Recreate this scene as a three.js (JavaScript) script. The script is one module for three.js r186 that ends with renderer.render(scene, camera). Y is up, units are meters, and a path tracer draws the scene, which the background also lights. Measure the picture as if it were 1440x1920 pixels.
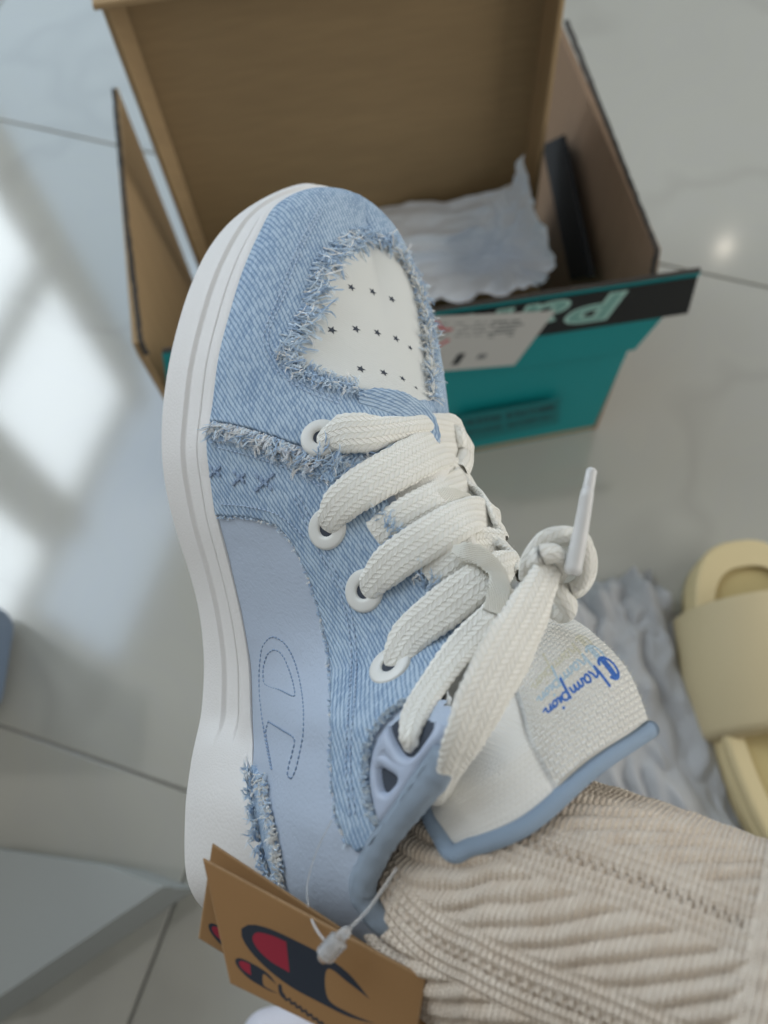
import * as THREE from 'three';
import { mergeGeometries, mergeVertices } from 'three/addons/utils/BufferGeometryUtils.js';
import { RoundedBoxGeometry } from 'three/addons/geometries/RoundedBoxGeometry.js';
import { RectAreaLightUniformsLib } from 'three/addons/lights/RectAreaLightUniformsLib.js';
import { MeshBVH } from 'three-mesh-bvh';

// ---------------------------------------------------------------- camera, light, exposure
const V3 = (x, y, z) => new THREE.Vector3(x, y, z);
const scene = new THREE.Scene();
const FPX = 1663, EYE = V3(0, 0.72, 0);                        // focal length in pixels of the 1440 x 1920 photograph
const camera = new THREE.PerspectiveCamera(2 * Math.atan(960 / FPX) * 180 / Math.PI, 0.75, 0.01, 30);
const DOWN = V3((825 - 720) / FPX, -(1657 - 960) / FPX, -1).normalize();   // straight down, in the camera's axes
const upC = DOWN.clone().negate(), fwC = V3(0, 0, -1).addScaledVector(upC, -V3(0, 0, -1).dot(upC)).normalize(), rtC = fwC.clone().cross(upC);
const C2W = new THREE.Matrix4().makeBasis(rtC, upC, fwC.clone().negate()).transpose();   // camera axes -> world axes
const cw = (v) => v.clone().applyMatrix4(C2W);
camera.quaternion.setFromRotationMatrix(C2W);
camera.position.copy(EYE);
camera.focus = 0.275; camera.userData.fStop = 9;
scene.background = new THREE.Color(0.425, 0.42, 0.395);
const renderer = new THREE.WebGLRenderer({ antialias: true });
renderer.toneMapping = THREE.LinearToneMapping;
renderer.toneMappingExposure = 1;
renderer.shadowMap.enabled = true;
RectAreaLightUniformsLib.init();
const WINDOW_LIGHT = 3, FILL_LIGHT = 1.55;

// ---------------------------------------------------------------- helpers
let seed = 12345;
const rnd = () => { seed = (seed * 1664525 + 1013904223) >>> 0; return seed / 4294967296; };
const rr = (a, b) => a + (b - a) * rnd();
const clamp = THREE.MathUtils.clamp, lerp = THREE.MathUtils.lerp, sstep = (x, a, b) => { const t = clamp((x - a) / (b - a), 0, 1); return t * t * (3 - 2 * t); };
const hash = (x, y, s = 0) => { let h = Math.imul(x | 0, 374761393) ^ Math.imul(y | 0, 668265263) ^ Math.imul(s + 7, 2147483647 - 1640531527); h = Math.imul(h ^ (h >>> 13), 1274126177); return ((h ^ (h >>> 16)) >>> 0) / 4294967296; };
function vnoise(x, y, s = 0, per = 0) {                          // value noise, periodic if per is given
  const ix = Math.floor(x), iy = Math.floor(y), fx = x - ix, fy = y - iy, m = (n) => per ? ((n % per) + per) % per : n;
  const u = fx * fx * (3 - 2 * fx), v = fy * fy * (3 - 2 * fy);
  return lerp(lerp(hash(m(ix), m(iy), s), hash(m(ix + 1), m(iy), s), u), lerp(hash(m(ix), m(iy + 1), s), hash(m(ix + 1), m(iy + 1), s), u), v);
}
const fbm = (x, y, s, oct, per = 0) => { let t = 0, a = 0.5, n = 0; for (let o = 0; o < oct; o++) { t += a * vnoise(x, y, s + o, per); n += a; a *= 0.5; x *= 2; y *= 2; per *= 2; } return t / n; };
const ray = (x, y) => cw(V3((x - 720) / FPX, -(y - 960) / FPX, -1));          // a direction seen in the photograph, in world axes
const at = (x, y, d) => EYE.clone().addScaledVector(ray(x, y), d);
const ground = (x, y, h = 0) => { const r = ray(x, y); return EYE.clone().addScaledVector(r, (h - EYE.y) / r.y); };
const used = new Map();
function numbered(n) { const k = used.get(n) ?? 0; used.set(n, k + 1); return k ? `${n}_${String(k).padStart(3, '0')}` : n; }
function tag(o, label, category, group) { Object.assign(o.userData, { label, category }); if (group) o.userData.group = group; return o; }
function thing(name, label, category, p = V3(0, 0, 0), group) { const g = new THREE.Group(); g.name = numbered(name); g.position.copy(p); scene.add(g); return tag(g, label, category, group); }
function part(name, geo, mat, parent, kind) {
  const m = new THREE.Mesh(geo, mat); m.name = name; m.castShadow = m.receiveShadow = true; parent.add(m);
  if (kind) m.userData.kind = kind;
  return m;
}
function single(name, geo, mat, label, category) { const m = part(numbered(name), geo, mat, scene); return tag(m, label, category); }

// ---------------------------------------------------------------- textures
function dataTex(n, fn, srgb) {                                  // fn(u, v) -> [r, g, b] or a height, 0..1
  const d = new Uint8Array(n * n * 4);
  for (let j = 0; j < n; j++) for (let i = 0; i < n; i++) {
    const c = fn((i + 0.5) / n, (j + 0.5) / n), o = (j * n + i) * 4;
    for (let k = 0; k < 3; k++) d[o + k] = clamp(255 * (Array.isArray(c) ? c[k] : c), 0, 255);
    d[o + 3] = 255;
  }
  const t = new THREE.DataTexture(d, n, n); t.wrapS = t.wrapT = THREE.RepeatWrapping; t.magFilter = THREE.LinearFilter;
  if (srgb) t.colorSpace = THREE.SRGBColorSpace;
  return t;
}
const metres = (t, size) => { t.repeat.set(1 / size, 1 / size); return t; };
const toS = (c) => c <= 0.0031308 ? c * 12.92 : 1.055 * Math.pow(c, 1 / 2.4) - 0.055;
const mixc = (a, b, t) => a.map((x, k) => x + (b[k] - x) * t);
// denim: 36 wales on 58 mm, each wale a chain of short slanted yarn floats
function denimAt(u, v) {
  const wob = (fbm(u * 24, v * 24, 3, 2, 24) - 0.5) * 0.28;
  const ph = 32 * v - 9 * u + wob, line = Math.floor(ph), f = ph - line;
  const seg = 34 * u + 16 * v + hash(((line % 32) + 32) % 32, 5) * 7 + 0.9 * f, si = Math.floor(seg), sf = seg - si;
  const ridge = Math.pow(Math.sin(Math.PI * f), 0.75), bead = 0.62 + 0.38 * Math.sin(Math.PI * sf);
  return { h: ridge * bead, tone: hash(line & 1023, si & 1023, 2), f };
}
const denimMap = metres(dataTex(1024, (u, v) => {
  const d = denimAt(u, v), big = fbm(u * 7, v * 7, 11, 3, 7), streak = fbm(u * 4, v * 90, 21, 2, 2) - 0.5;
  let t = clamp(d.h * 1.15 - 0.06 + (d.tone - 0.5) * 0.6 + (hash(u * 1024, v * 1024, 3) - 0.5) * 0.25 + (big - 0.5) * 0.45 + streak * 0.12, 0, 1);
  return mixc([0.465, 0.565, 0.69], [0.70, 0.775, 0.845], t);
}, true), 0.046);
const denimBump = metres(dataTex(1024, (u, v) => denimAt(u, v).h), 0.046);
const leatherBump = metres(dataTex(512, (u, v) => 0.5 + 0.5 * (fbm(u * 40, v * 40, 4, 3, 40) - 0.5) + 0.22 * (fbm(u * 16, v * 98, 9, 2, 16) - 0.5)), 0.03);
const pebbleBump = metres(dataTex(512, (u, v) => {
  let best = 9; const x = u * 36, y = v * 36, ix = Math.floor(x), iy = Math.floor(y);
  for (let j = -1; j < 2; j++) for (let i = -1; i < 2; i++) { const a = (ix + i + 36) % 36, b = (iy + j + 36) % 36; best = Math.min(best, Math.hypot(ix + i + hash(a, b, 1) - x, iy + j + hash(a, b, 2) - y)); }
  return 0.25 + 0.75 * Math.min(1, best * 0.95) * (0.7 + 0.3 * fbm(x, y, 5, 2, 36));
}), 0.03);
const braidAt = (u, v) => {                                      // flat braid, tile = 16 rows along, 9 columns across
  const col = Math.floor(v * 9), cv = v * 9 - col, dir = col & 1 ? 1 : -1;
  const s = u * 16 + dir * (cv - 0.5) * 0.9 + (col & 1) * 0.5, f = s - Math.floor(s);
  const x = (f - 0.5) * 2, y = (cv - 0.5) * 2, e = x * x + y * y * 0.9;
  return Math.sqrt(Math.max(0, 1 - e * 0.82)) * (0.82 + 0.18 * Math.sin(cv * 25 + f * 9));
};
const braidBump = dataTex(512, (u, v) => braidAt(u, v) * 0.85 + 0.15 * fbm(u * 64, v * 64, 6, 2, 64)); braidBump.repeat.set(1 / 0.029, 1 / 0.0175);
const laceMap = dataTex(512, (u, v) => { const h = braidAt(u, v), n = fbm(u * 48, v * 48, 8, 2, 48); return mixc([0.915, 0.905, 0.865], [0.97, 0.965, 0.945], clamp(h * 0.9 + (n - 0.5) * 0.5, 0, 1)); }, true); laceMap.repeat.copy(braidBump.repeat);
const weaveBump = metres(dataTex(256, (u, v) => { const x = u * 16, y = v * 16, k = (Math.floor(x) + Math.floor(y)) & 1; return k ? Math.abs(Math.sin(Math.PI * (x % 1))) : Math.abs(Math.sin(Math.PI * (y % 1))); }), 0.0135);
const twillBump = metres(dataTex(256, (u, v) => 0.5 + 0.5 * Math.sin(2 * Math.PI * (u * 12 + v * 20))), 0.014);
const knitAt = (u, v) => { const x = u * 14, y = v * 20, f = x - Math.floor(x), q = y + Math.abs(f - 0.5) * 1.1, g = q - Math.floor(q); return Math.pow(Math.abs(Math.sin(Math.PI * f)), 0.7) * (0.55 + 0.45 * Math.sin(Math.PI * g)); };
const knitBump = metres(dataTex(512, knitAt), 0.017);
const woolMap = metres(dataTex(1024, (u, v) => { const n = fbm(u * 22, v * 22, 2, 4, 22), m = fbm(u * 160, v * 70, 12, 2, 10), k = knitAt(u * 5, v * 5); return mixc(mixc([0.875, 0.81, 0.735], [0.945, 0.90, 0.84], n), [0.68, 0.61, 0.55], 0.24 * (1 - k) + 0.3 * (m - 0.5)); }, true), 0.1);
const fuzzBump = metres(dataTex(256, (u, v) => fbm(u * 60, v * 26, 14, 3, 2)), 0.012);
const kraftMap = metres(dataTex(1024, (u, v) => { const n = fbm(u * 90, v * 200, 3, 3, 10), b = fbm(u * 6, v * 6, 8, 3, 6), sp = vnoise(u * 420, v * 420, 2, 420); return mixc([0.54, 0.42, 0.285], [0.65, 0.52, 0.37], clamp(n * 0.7 + b * 0.4 - (sp > 0.93 ? 0.5 : 0), 0, 1)); }, true), 0.08);
const cardMap = metres(dataTex(512, (u, v) => mixc([0.60, 0.505, 0.375], [0.685, 0.58, 0.43], fbm(u * 10, v * 60, 5, 4, 10) * 0.6 + 0.4 * fbm(u * 3, v * 3, 9, 3, 3))), 0.25); cardMap.colorSpace = THREE.SRGBColorSpace;
const tileMap = metres(dataTex(1024, (u, v) => {
  const w = fbm(u * 4, v * 4, 31, 4, 4), vein = Math.abs(fbm(u * 5 + 0.0, v * 5, 41, 4, 5) - 0.5), n = fbm(u * 3, v * 3, 51, 5, 3);
  const t = clamp(0.5 + (n - 0.5) * 0.9 + (w - 0.5) * 0.5 - 0.35 * Math.max(0, 1 - vein * 26), 0, 1);
  return mixc([0.615, 0.615, 0.585], [0.695, 0.695, 0.665], t);
}, true), 1.2);
const stdm = (o) => new THREE.MeshStandardMaterial(o);
const lin = (r, g, b) => new THREE.Color().setRGB(r, g, b);
const M = {
  denim: stdm({ map: denimMap, bumpMap: denimBump, bumpScale: 0.0003, roughness: 0.92 }),
  leather: stdm({ color: lin(0.42, 0.49, 0.60), bumpMap: leatherBump, bumpScale: 0.00022, roughness: 0.55 }),
  white: stdm({ color: lin(0.66, 0.675, 0.655), bumpMap: twillBump, bumpScale: 0.00005, roughness: 0.6 }),
  sole: stdm({ color: lin(0.74, 0.725, 0.71), bumpMap: pebbleBump, bumpScale: 0.00014, roughness: 0.62 }),
  lace: stdm({ map: laceMap, bumpMap: braidBump, bumpScale: 0.0005, roughness: 0.9 }),
  webbing: stdm({ color: lin(0.78, 0.76, 0.68), bumpMap: twillBump, bumpScale: 0.00025, roughness: 0.6 }),
  tongue: stdm({ color: lin(0.88, 0.87, 0.83), bumpMap: weaveBump, bumpScale: 0.00022, roughness: 0.85 }),
  eyelet: stdm({ color: lin(0.70, 0.70, 0.67), roughness: 0.32 }),
  rubber: stdm({ color: lin(0.40, 0.465, 0.59), roughness: 0.42 }),
  dark: stdm({ color: lin(0.05, 0.06, 0.08), roughness: 0.95 }),
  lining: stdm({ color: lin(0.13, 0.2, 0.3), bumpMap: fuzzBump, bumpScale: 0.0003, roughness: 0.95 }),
  velour: new THREE.MeshPhysicalMaterial({ color: lin(0.40, 0.49, 0.60), bumpMap: fuzzBump, bumpScale: 0.0009, roughness: 0.8, sheen: 0.6, sheenRoughness: 0.4, sheenColor: lin(0.6, 0.75, 0.9) }),
  binding: stdm({ color: lin(0.35, 0.46, 0.60), bumpMap: weaveBump, bumpScale: 0.0003, roughness: 0.85 }),
  fray: new THREE.MeshPhysicalMaterial({ color: lin(1, 1, 1), vertexColors: true, roughness: 1, specularIntensity: 0.2, flatShading: true, side: THREE.DoubleSide }),
  thread: stdm({ color: lin(0.27, 0.36, 0.51), roughness: 0.8 }),
  paleThread: stdm({ color: lin(0.45, 0.56, 0.72), roughness: 0.8 }),
  wool: stdm({ map: woolMap, bumpMap: knitBump, bumpScale: 0.0007, roughness: 1 }),
  kraft: stdm({ map: kraftMap, roughness: 0.85 }),
  card: stdm({ map: cardMap, roughness: 0.9 }),
  plastic: new THREE.MeshPhysicalMaterial({ color: lin(0.9, 0.9, 0.9), roughness: 0.28, transmission: 0.65, thickness: 0.002, ior: 1.48 }),
  tile: new THREE.MeshPhysicalMaterial({ map: tileMap, roughness: 0.1, ior: 2 }),
  grout: stdm({ color: lin(0.5, 0.5, 0.48), roughness: 0.9 }),
};

// ---------------------------------------------------------------- surface
{ // floor of 0.6 m tiles with recessed joints, turned as in the photograph
  const g = new THREE.Group(); g.name = 'floor'; g.userData.kind = 'structure'; scene.add(g);
  const a = ground(0, 1360), b = ground(340, 1480), p = ground(310, 1740), q = ground(240, 1920), e1 = b.clone().sub(a).setY(0).normalize(), e2 = V3(-e1.z, 0, e1.x);
  const corner = a.clone().addScaledVector(e1, p.clone().add(q).multiplyScalar(0.5).sub(a).dot(e1));
  g.position.copy(corner).setY(0); g.rotation.y = Math.atan2(-e1.z, e1.x);
  const base = new THREE.BoxGeometry(9, 0.02, 9); base.translate(0, -0.014, 0);
  part('grout_bed', base, M.grout, g);
  const T = 0.6, gap = 0.0022, variants = [];
  for (let k = 0; k < 4; k++) {
    const t = new RoundedBoxGeometry(T - gap, 0.012, T - gap, 1, 0.0009), uv = t.attributes.uv, ps = t.attributes.position;
    for (let i = 0; i < uv.count; i++) uv.setXY(i, ps.getX(i) + k * 0.37, ps.getZ(i) + k * 0.53);
    t.translate(T / 2, -0.006, T / 2); variants.push(t);
  }
  for (let i = -5; i < 5; i++) for (let j = -6; j < 4; j++) {
    const t = part(numbered('tile'), variants[(i * 7 + j * 3 + 70) % 4], M.tile, g); t.position.set(i * T, 0, j * T);
  }
}

// ---------------------------------------------------------------- window, lamp and added fill panels that light the place (outside the frame)
{
  const right = V3(-0.87, 0, -1.74).multiplyScalar(1.08), dir = V3(-0.44, 0, 0.9).normalize(), n = V3(0.9, 0, 0.44).normalize();
  const w = thing('window', 'tall white framed window left of the frame, mirrored in the glossy floor', 'window', right);
  w.rotation.y = Math.atan2(n.x, n.z);                           // local +z faces the room, local -x runs along dir
  const frameMat = stdm({ color: lin(0.7, 0.7, 0.7), roughness: 0.5 });
  const pw = 0.47, ph = 0.7, bar = 0.09, top = 2.16;
  for (let i = 0; i < 2; i++) for (let j = 0; j < 2; j++) {
    const y = top - ph / 2 - j * (ph + bar), x = -(pw / 2 + i * (pw + bar + 0.1));
    const pane = part('pane', new THREE.BoxGeometry(pw, ph, 0.006), stdm({ color: lin(0.2, 0.2, 0.2), emissive: lin(0.84, 0.93, 1), emissiveIntensity: WINDOW_LIGHT, roughness: 0.2 }), w);
    pane.position.set(x, y, 0);
    const light = new THREE.RectAreaLight(lin(0.84, 0.93, 1), WINDOW_LIGHT, pw, ph);
    light.position.set(x, y, 0.005); light.rotation.y = Math.PI; w.add(light);
  }
  for (const [x, y, fw, fh, c] of [[1.32, 1.42, 2.3, 1.9, [0.38, 0.58, 0.80]], [0.2, 2.72, 2.1, 0.92, [0.66, 0.88, 1.18]]]) {   // glowing panes added to brighten and tint the floor reflection
    const pane = part('added_glow_pane', new THREE.BoxGeometry(fw, fh, 0.006), stdm({ color: lin(0.3, 0.3, 0.3), emissive: lin(...c), emissiveIntensity: 1, roughness: 0.6 }), w); pane.position.set(x, y, 0);
    const light = new THREE.RectAreaLight(lin(...c), 1, fw, fh); light.position.set(x, y, 0.005); light.rotation.y = Math.PI; w.add(light);
  }
  const bars = [];
  for (let i = -1; i < 2; i++) { const b = new THREE.BoxGeometry(bar, 1.76, 0.06); b.translate(-(i * (pw + bar) + pw + bar / 2), 1.42, 0.02); bars.push(b); }
  for (let j = -1; j < 2; j++) { const b = new THREE.BoxGeometry(1.21, bar, 0.05); b.translate(-pw - bar / 2, top - j * (ph + bar) - ph - bar / 2, 0.02); bars.push(b); }
  part('frame', mergeGeometries(bars), frameMat, w);
  const fill_panel = thing('added_fill_panel', 'added wide bright fill light panel to the right of the viewer, outside the photo', 'fill_panel', V3(2.3, 0, 0.25));  // unseen soft light panel, added to brighten the shoe from the right
  fill_panel.rotation.y = -Math.PI / 2 - 0.12;                         // local +z looks into the room
  const dp = part('pane', new THREE.BoxGeometry(1.9, 2.1, 0.006), stdm({ color: lin(0.3, 0.3, 0.3), emissive: lin(1, 0.975, 0.92), emissiveIntensity: FILL_LIGHT, roughness: 0.5 }), fill_panel); dp.position.set(0, 1.25, 0);
  const dl = new THREE.RectAreaLight(lin(1, 0.975, 0.92), FILL_LIGHT, 1.9, 2.1); dl.position.set(0, 1.25, 0.005); dl.rotation.y = Math.PI; fill_panel.add(dl);
  part('frame', mergeGeometries([[-0.99, 1.2, 0.08, 2.4], [0.99, 1.2, 0.08, 2.4], [0, 2.36, 1.9, 0.1], [0, 0.1, 1.9, 0.18]].map(([x, y, a, b]) => { const g = new THREE.BoxGeometry(a, b, 0.06); g.translate(x, y, 0); return g; })), frameMat, fill_panel);
  const lamp = thing('ceiling_lamp', 'small warm ceiling lamp mirrored as a spark in the floor at right', 'lamp', V3(1.65, 2.5, -2.37));
  const bulb = part('bulb', new THREE.SphereGeometry(0.014, 20, 14), stdm({ color: lin(0.8, 0.8, 0.8), emissive: lin(1, 0.93, 0.8), emissiveIntensity: 4.5 }), lamp);
  const pl = new THREE.PointLight(lin(1, 0.9, 0.75), 0.03); pl.shadow.radius = 0.5; pl.castShadow = true; bulb.add(pl);
}

// ---------------------------------------------------------------- shared builders
const crv = (p0, p1, p2, p3, t) => 0.5 * (2 * p1 + (p2 - p0) * t + (2 * p0 - 5 * p1 + 4 * p2 - p3) * t * t + (3 * p1 - p0 - 3 * p2 + p3) * t * t * t);
function row(tab, x) {                                           // Catmull-Rom through the rows of a table of equally long arrays
  const n = tab.length - 1, i = clamp(Math.floor(x), 0, n - 1), t = x - i, g = (k) => tab[clamp(k, 0, n)];
  return g(i).map((_, c) => crv(i ? g(i - 1)[c] : 2 * g(0)[c] - g(1)[c], g(i)[c], g(i + 1)[c], i + 2 > n ? 2 * g(n)[c] - g(n - 1)[c] : g(i + 2)[c], t));
}
function gridGeo(nu, nv, fn, closedU = false) {                  // fn(i, j) -> { p, uv }
  const pos = [], uv = [], idx = [];
  for (let j = 0; j <= nv; j++) for (let i = 0; i <= nu; i++) { const q = fn(i, j); pos.push(q.p.x, q.p.y, q.p.z); uv.push(q.uv[0], q.uv[1]); }
  for (let j = 0; j < nv; j++) for (let i = 0; i < nu; i++) { const a = j * (nu + 1) + i, b = a + 1, c = a + nu + 1, d = c + 1; idx.push(a, b, d, a, d, c); }
  const g = new THREE.BufferGeometry();
  g.setAttribute('position', new THREE.Float32BufferAttribute(pos, 3)); g.setAttribute('uv', new THREE.Float32BufferAttribute(uv, 2)); g.setIndex(idx);
  g.computeVertexNormals();
  if (closedU) { const N = g.attributes.normal, a = V3(), b = V3(); for (let j = 0; j <= nv; j++) { const p = j * (nu + 1), q = p + nu; a.fromBufferAttribute(N, p); b.fromBufferAttribute(N, q); a.add(b).normalize(); N.setXYZ(p, a.x, a.y, a.z); N.setXYZ(q, a.x, a.y, a.z); } }
  return g;
}
function netPoint(net, x, y) { const q = row(net.map((r) => row(r, x)), y); return V3(q[0], q[1], q[2]); }
function patchGeo(net, nu, nv, su, sv, bump = () => 0) {         // smooth sheet through a net of points
  const mu = net[0].length - 1, mv = net.length - 1, e = 1e-3;
  return gridGeo(nu, nv, (i, j) => {
    const u = i / nu, v = j / nv, p = netPoint(net, u * mu, v * mv), a = netPoint(net, u * mu + e, v * mv).sub(p), b = netPoint(net, u * mu, v * mv + e).sub(p), n = a.cross(b).normalize();
    return { p: p.addScaledVector(n, bump(u, v)), uv: [u * su, v * sv] };
  });
}
function board(pts, thick, uvScale = 1) {                        // a flat board through a planar outline, its thickness on the side of -normal
  const n = V3(0, 0, 0); for (let i = 0; i < pts.length; i++) n.add(pts[i].clone().sub(pts[0]).cross(pts[(i + 1) % pts.length].clone().sub(pts[0])));
  n.normalize(); const x = pts[1].clone().sub(pts[0]).normalize(), y = n.clone().cross(x);
  const s = new THREE.Shape(pts.map((p) => { const d = p.clone().sub(pts[0]); return new THREE.Vector2(d.dot(x), d.dot(y)); }));
  const g = new THREE.ExtrudeGeometry(s, { depth: thick, bevelEnabled: true, bevelThickness: 0.0006, bevelSize: 0.0005, bevelSegments: 1 }); g.translate(0, 0, -thick);
  g.applyMatrix4(new THREE.Matrix4().makeBasis(x, y, n).setPosition(pts[0]));
  return g;
}
function canvas(w, h, draw) { const c = document.createElement('canvas'); c.width = w; c.height = h; const x = c.getContext('2d'); draw(x, w, h); const t = new THREE.CanvasTexture(c); t.colorSpace = THREE.SRGBColorSpace; t.anisotropy = 8; return t; }

// ---------------------------------------------------------------- cardboard box
const onZ = (x, y, z) => { const r = ray(x, y); return EYE.clone().addScaledVector(r, (z - EYE.z) / r.z); };
{
  const box = thing('shoe_box', 'open brown cardboard shoe box with teal printed front and raised lid', 'box');
  const FR = ground(1110, 805), FL = ground(424, 936), BR = ground(990, 494), BL = ground(386, 587), zb = -0.548, th = 0.004;
  part('bottom_panel', board([FL, FR, BR, BL].map((p) => p.clone().setY(0.006)), 0.004), M.card, box);
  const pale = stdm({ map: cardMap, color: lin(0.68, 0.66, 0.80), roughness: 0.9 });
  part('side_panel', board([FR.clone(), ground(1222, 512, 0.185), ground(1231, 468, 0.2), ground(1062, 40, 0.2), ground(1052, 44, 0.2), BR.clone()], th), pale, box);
  part('side_panel', board([BL.clone(), ground(222, 172, 0.2), ground(213, 168, 0.2), ground(238, 420, 0.2), ground(264, 640, 0.2), ground(276, 664, 0.19), FL.clone()], th), M.card, box);
  const xl = onZ(268, 220, zb + 0.021).x + 0.001, xr = onZ(1030, 110, zb + 0.024).x + 0.003, top = onZ(600, -135, zb).y;
  part('lid', board([V3(xl, 0, zb), V3(xr, 0, zb), V3(xr, top, zb), V3(xl, top, zb)], th), M.card, box);
  part('lid_flap', board([V3(xl + 0.002, 0.03, zb + 0.001), V3(xl - 0.004, 0.05, zb + 0.02), V3(xl - 0.006, top - 0.01, zb + 0.021), V3(xl + 0.002, top - 0.004, zb + 0.001)], 0.003), M.card, box);
  part('lid_flap', board([V3(xr - 0.002, 0.05, zb + 0.001), V3(xr - 0.002, top - 0.004, zb + 0.001), V3(xr + 0.002, top - 0.01, zb + 0.024), V3(xr + 0.002, 0.07, zb + 0.024)], 0.003), M.card, box);
  part('lid_edge', board([V3(xl, top + 0.001, zb - 0.004), V3(xl, top + 0.001, zb + 0.04), V3(xr, top + 0.001, zb + 0.04), V3(xr, top + 0.001, zb - 0.004)], 0.003), M.card, box);
  part('gap_shade_panel', board([ground(1056, 526, 0.04), ground(1110, 518, 0.13), ground(1058, 254, 0.17), ground(1003, 278, 0.09)], 0.002), stdm({ color: lin(0.012, 0.014, 0.018), roughness: 0.8 }), box);  // near-black sheet standing in for the shade in the deep side gap
  const edgeM = stdm({ color: lin(0.05, 0.045, 0.04), roughness: 0.9 }), rim = (l) => { const c = new THREE.CatmullRomCurve3(l, false, 'catmullrom', 0.05); const g = new THREE.TubeGeometry(c, 60, 0.0021, 6), P = g.attributes.position; for (let i = 0; i < P.count; i++) P.setXYZ(i, P.getX(i) + rr(-4, 4) * 1e-4, P.getY(i) + rr(-4, 4) * 1e-4, P.getZ(i)); return g; };
  part('worn_edge', rim([ground(1062, 40, 0.2), ground(1150, 263, 0.2), ground(1231, 468, 0.2), ground(1223, 512, 0.186)]), edgeM, box);
  part('worn_edge', rim([ground(214, 168, 0.2), ground(238, 420, 0.2), ground(264, 640, 0.2), ground(275, 663, 0.19)]), edgeM, box);
  // the printed front: a lower wall and a flared upper part
  const T1 = ground(1190, 655, 0.116), T2 = ground(1313, 512, 0.19), F1 = ground(420, 820, 0.116), c = (FR.x + FL.x) / 2;
  const L1 = ground(322, 738, 0.116), L2 = ground(304, 638, 0.19); L1.z = T1.z; L2.z = T2.z;
  const art = canvas(1024, 512, (x, w, h) => {                   // u: left to right as seen from the front, v: fold to top
    x.fillStyle = '#067c80'; x.fillRect(0, 0, w, h);
    for (let i = 0; i < 900; i++) { x.fillStyle = `rgba(${rnd() < 0.5 ? '0,40,44' : '90,170,170'},${rr(0.02, 0.07)})`; x.fillRect(rr(0, w), rr(0, h), rr(10, 90), rr(1, 3)); }
  });
  const teal = stdm({ color: lin(0.003, 0.27, 0.285), roughness: 0.55, bumpMap: leatherBump, bumpScale: 0.0001 });
  part('front_panel', board([FL.clone(), FR.clone(), T1, L1], th), teal, box);
  const fp = part('front_flap', board([L1, T1, T2, L2], th), teal, box);
  part('worn_edge', rim([L2.clone(), L2.clone().lerp(T2, 0.35), L2.clone().lerp(T2, 0.7), T2.clone()].map((q) => q.add(V3(0, 0.0006, -0.002)))), edgeM, box);
  const fx = T1.clone().sub(L1).normalize(), fn = fx.clone().cross(T2.clone().sub(T1)).normalize(), fy = fn.clone().cross(fx);
  const W = L2.distanceTo(T2), H = T2.clone().sub(L1).dot(fy);
  const onFlap = (px, py) => { const r = ray(px, py), t = L1.clone().sub(EYE).dot(fn) / r.dot(fn); return EYE.clone().addScaledVector(r, t); };
  const print = canvas(1024, 256, (x, w, h) => {                 // black band with upside-down lettering, cut by the flap's edge
    x.fillStyle = '#14181b'; x.fillRect(0, 0, w, h);
    x.save(); x.translate(w * 0.845, h * 0.10); x.rotate(Math.PI); x.scale(-1, 1); x.scale(-1, 1);
    x.font = 'italic bold 250px sans-serif'; x.lineWidth = 10; x.strokeStyle = '#a9d2c8'; x.fillStyle = '#78a79f';
    x.textBaseline = 'alphabetic'; x.fillText('PaiTi', 0, -h * 0.0); x.strokeText('PaiTi', 0, 0);
    x.restore();
    for (let i = 0; i < 4; i++) { x.fillStyle = '#8db9b0'; x.fillRect(w * 0.13 + i * 62, 40, 26, 190); }
  });
  const bandA = onFlap(1288, 584), bandB = onFlap(760, 592), ed = fn.clone().multiplyScalar(0.0022), tl = T2.clone().addScaledVector(fx, -0.002).addScaledVector(fy, -0.0008);
  const quadGeo = (a, b, cc, d) => { const g = new THREE.BufferGeometry(); g.setAttribute('position', new THREE.Float32BufferAttribute([a, b, cc, d].flatMap((p) => { const q = p.clone().add(ed); return [q.x, q.y, q.z]; }), 3)); g.setAttribute('uv', new THREE.Float32BufferAttribute([0, 0, 1, 0, 1, 1, 0, 1], 2)); g.setIndex([0, 1, 2, 0, 2, 3]); g.computeVertexNormals(); return g; };
  const L2b = L2.clone().lerp(T2, 0.25).addScaledVector(fy, -0.0008);
  const bl = bandB.clone(); bl.copy(L1.clone().addScaledVector(fx, L2b.clone().sub(L1).dot(fx)).addScaledVector(fy, bandA.clone().sub(L1).dot(fy)));
  part('black_band', quadGeo(bl, bandA, tl, L2b), stdm({ map: print, roughness: 0.6 }), box);
  const sticker = canvas(640, 320, (x, w, h) => {
    x.fillStyle = '#c9c8c4'; x.fillRect(0, 0, w, h);
    x.fillStyle = '#6f7274'; for (let i = 0; i < 60; i++) x.fillRect(400 + rr(0, 110), 40 + 20 * Math.floor(rr(0, 5)), rr(8, 30), 10);
    for (let i = 0; i < 40; i++) { x.fillStyle = 'rgba(110,112,115,.6)'; x.fillRect(rr(180, 380), 40 + 22 * Math.floor(rr(0, 4)), rr(8, 26), 8); }
    x.fillStyle = '#222629'; x.fillRect(330, 215, 34, 70); x.fillStyle = '#77797b'; x.fillRect(430, 230, 40, 30);
    x.strokeStyle = '#cf2338'; x.lineWidth = 11; x.lineCap = 'round';
    for (let r = 0; r < 3; r++) { x.beginPath(); x.moveTo(20, 60 + r * 85); for (let i = 1; i < 9; i++) x.lineTo(20 + i * 30, 60 + r * 85 + rr(-34, 34)); x.stroke(); }
  });
  ed.multiplyScalar(1.6);
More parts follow.
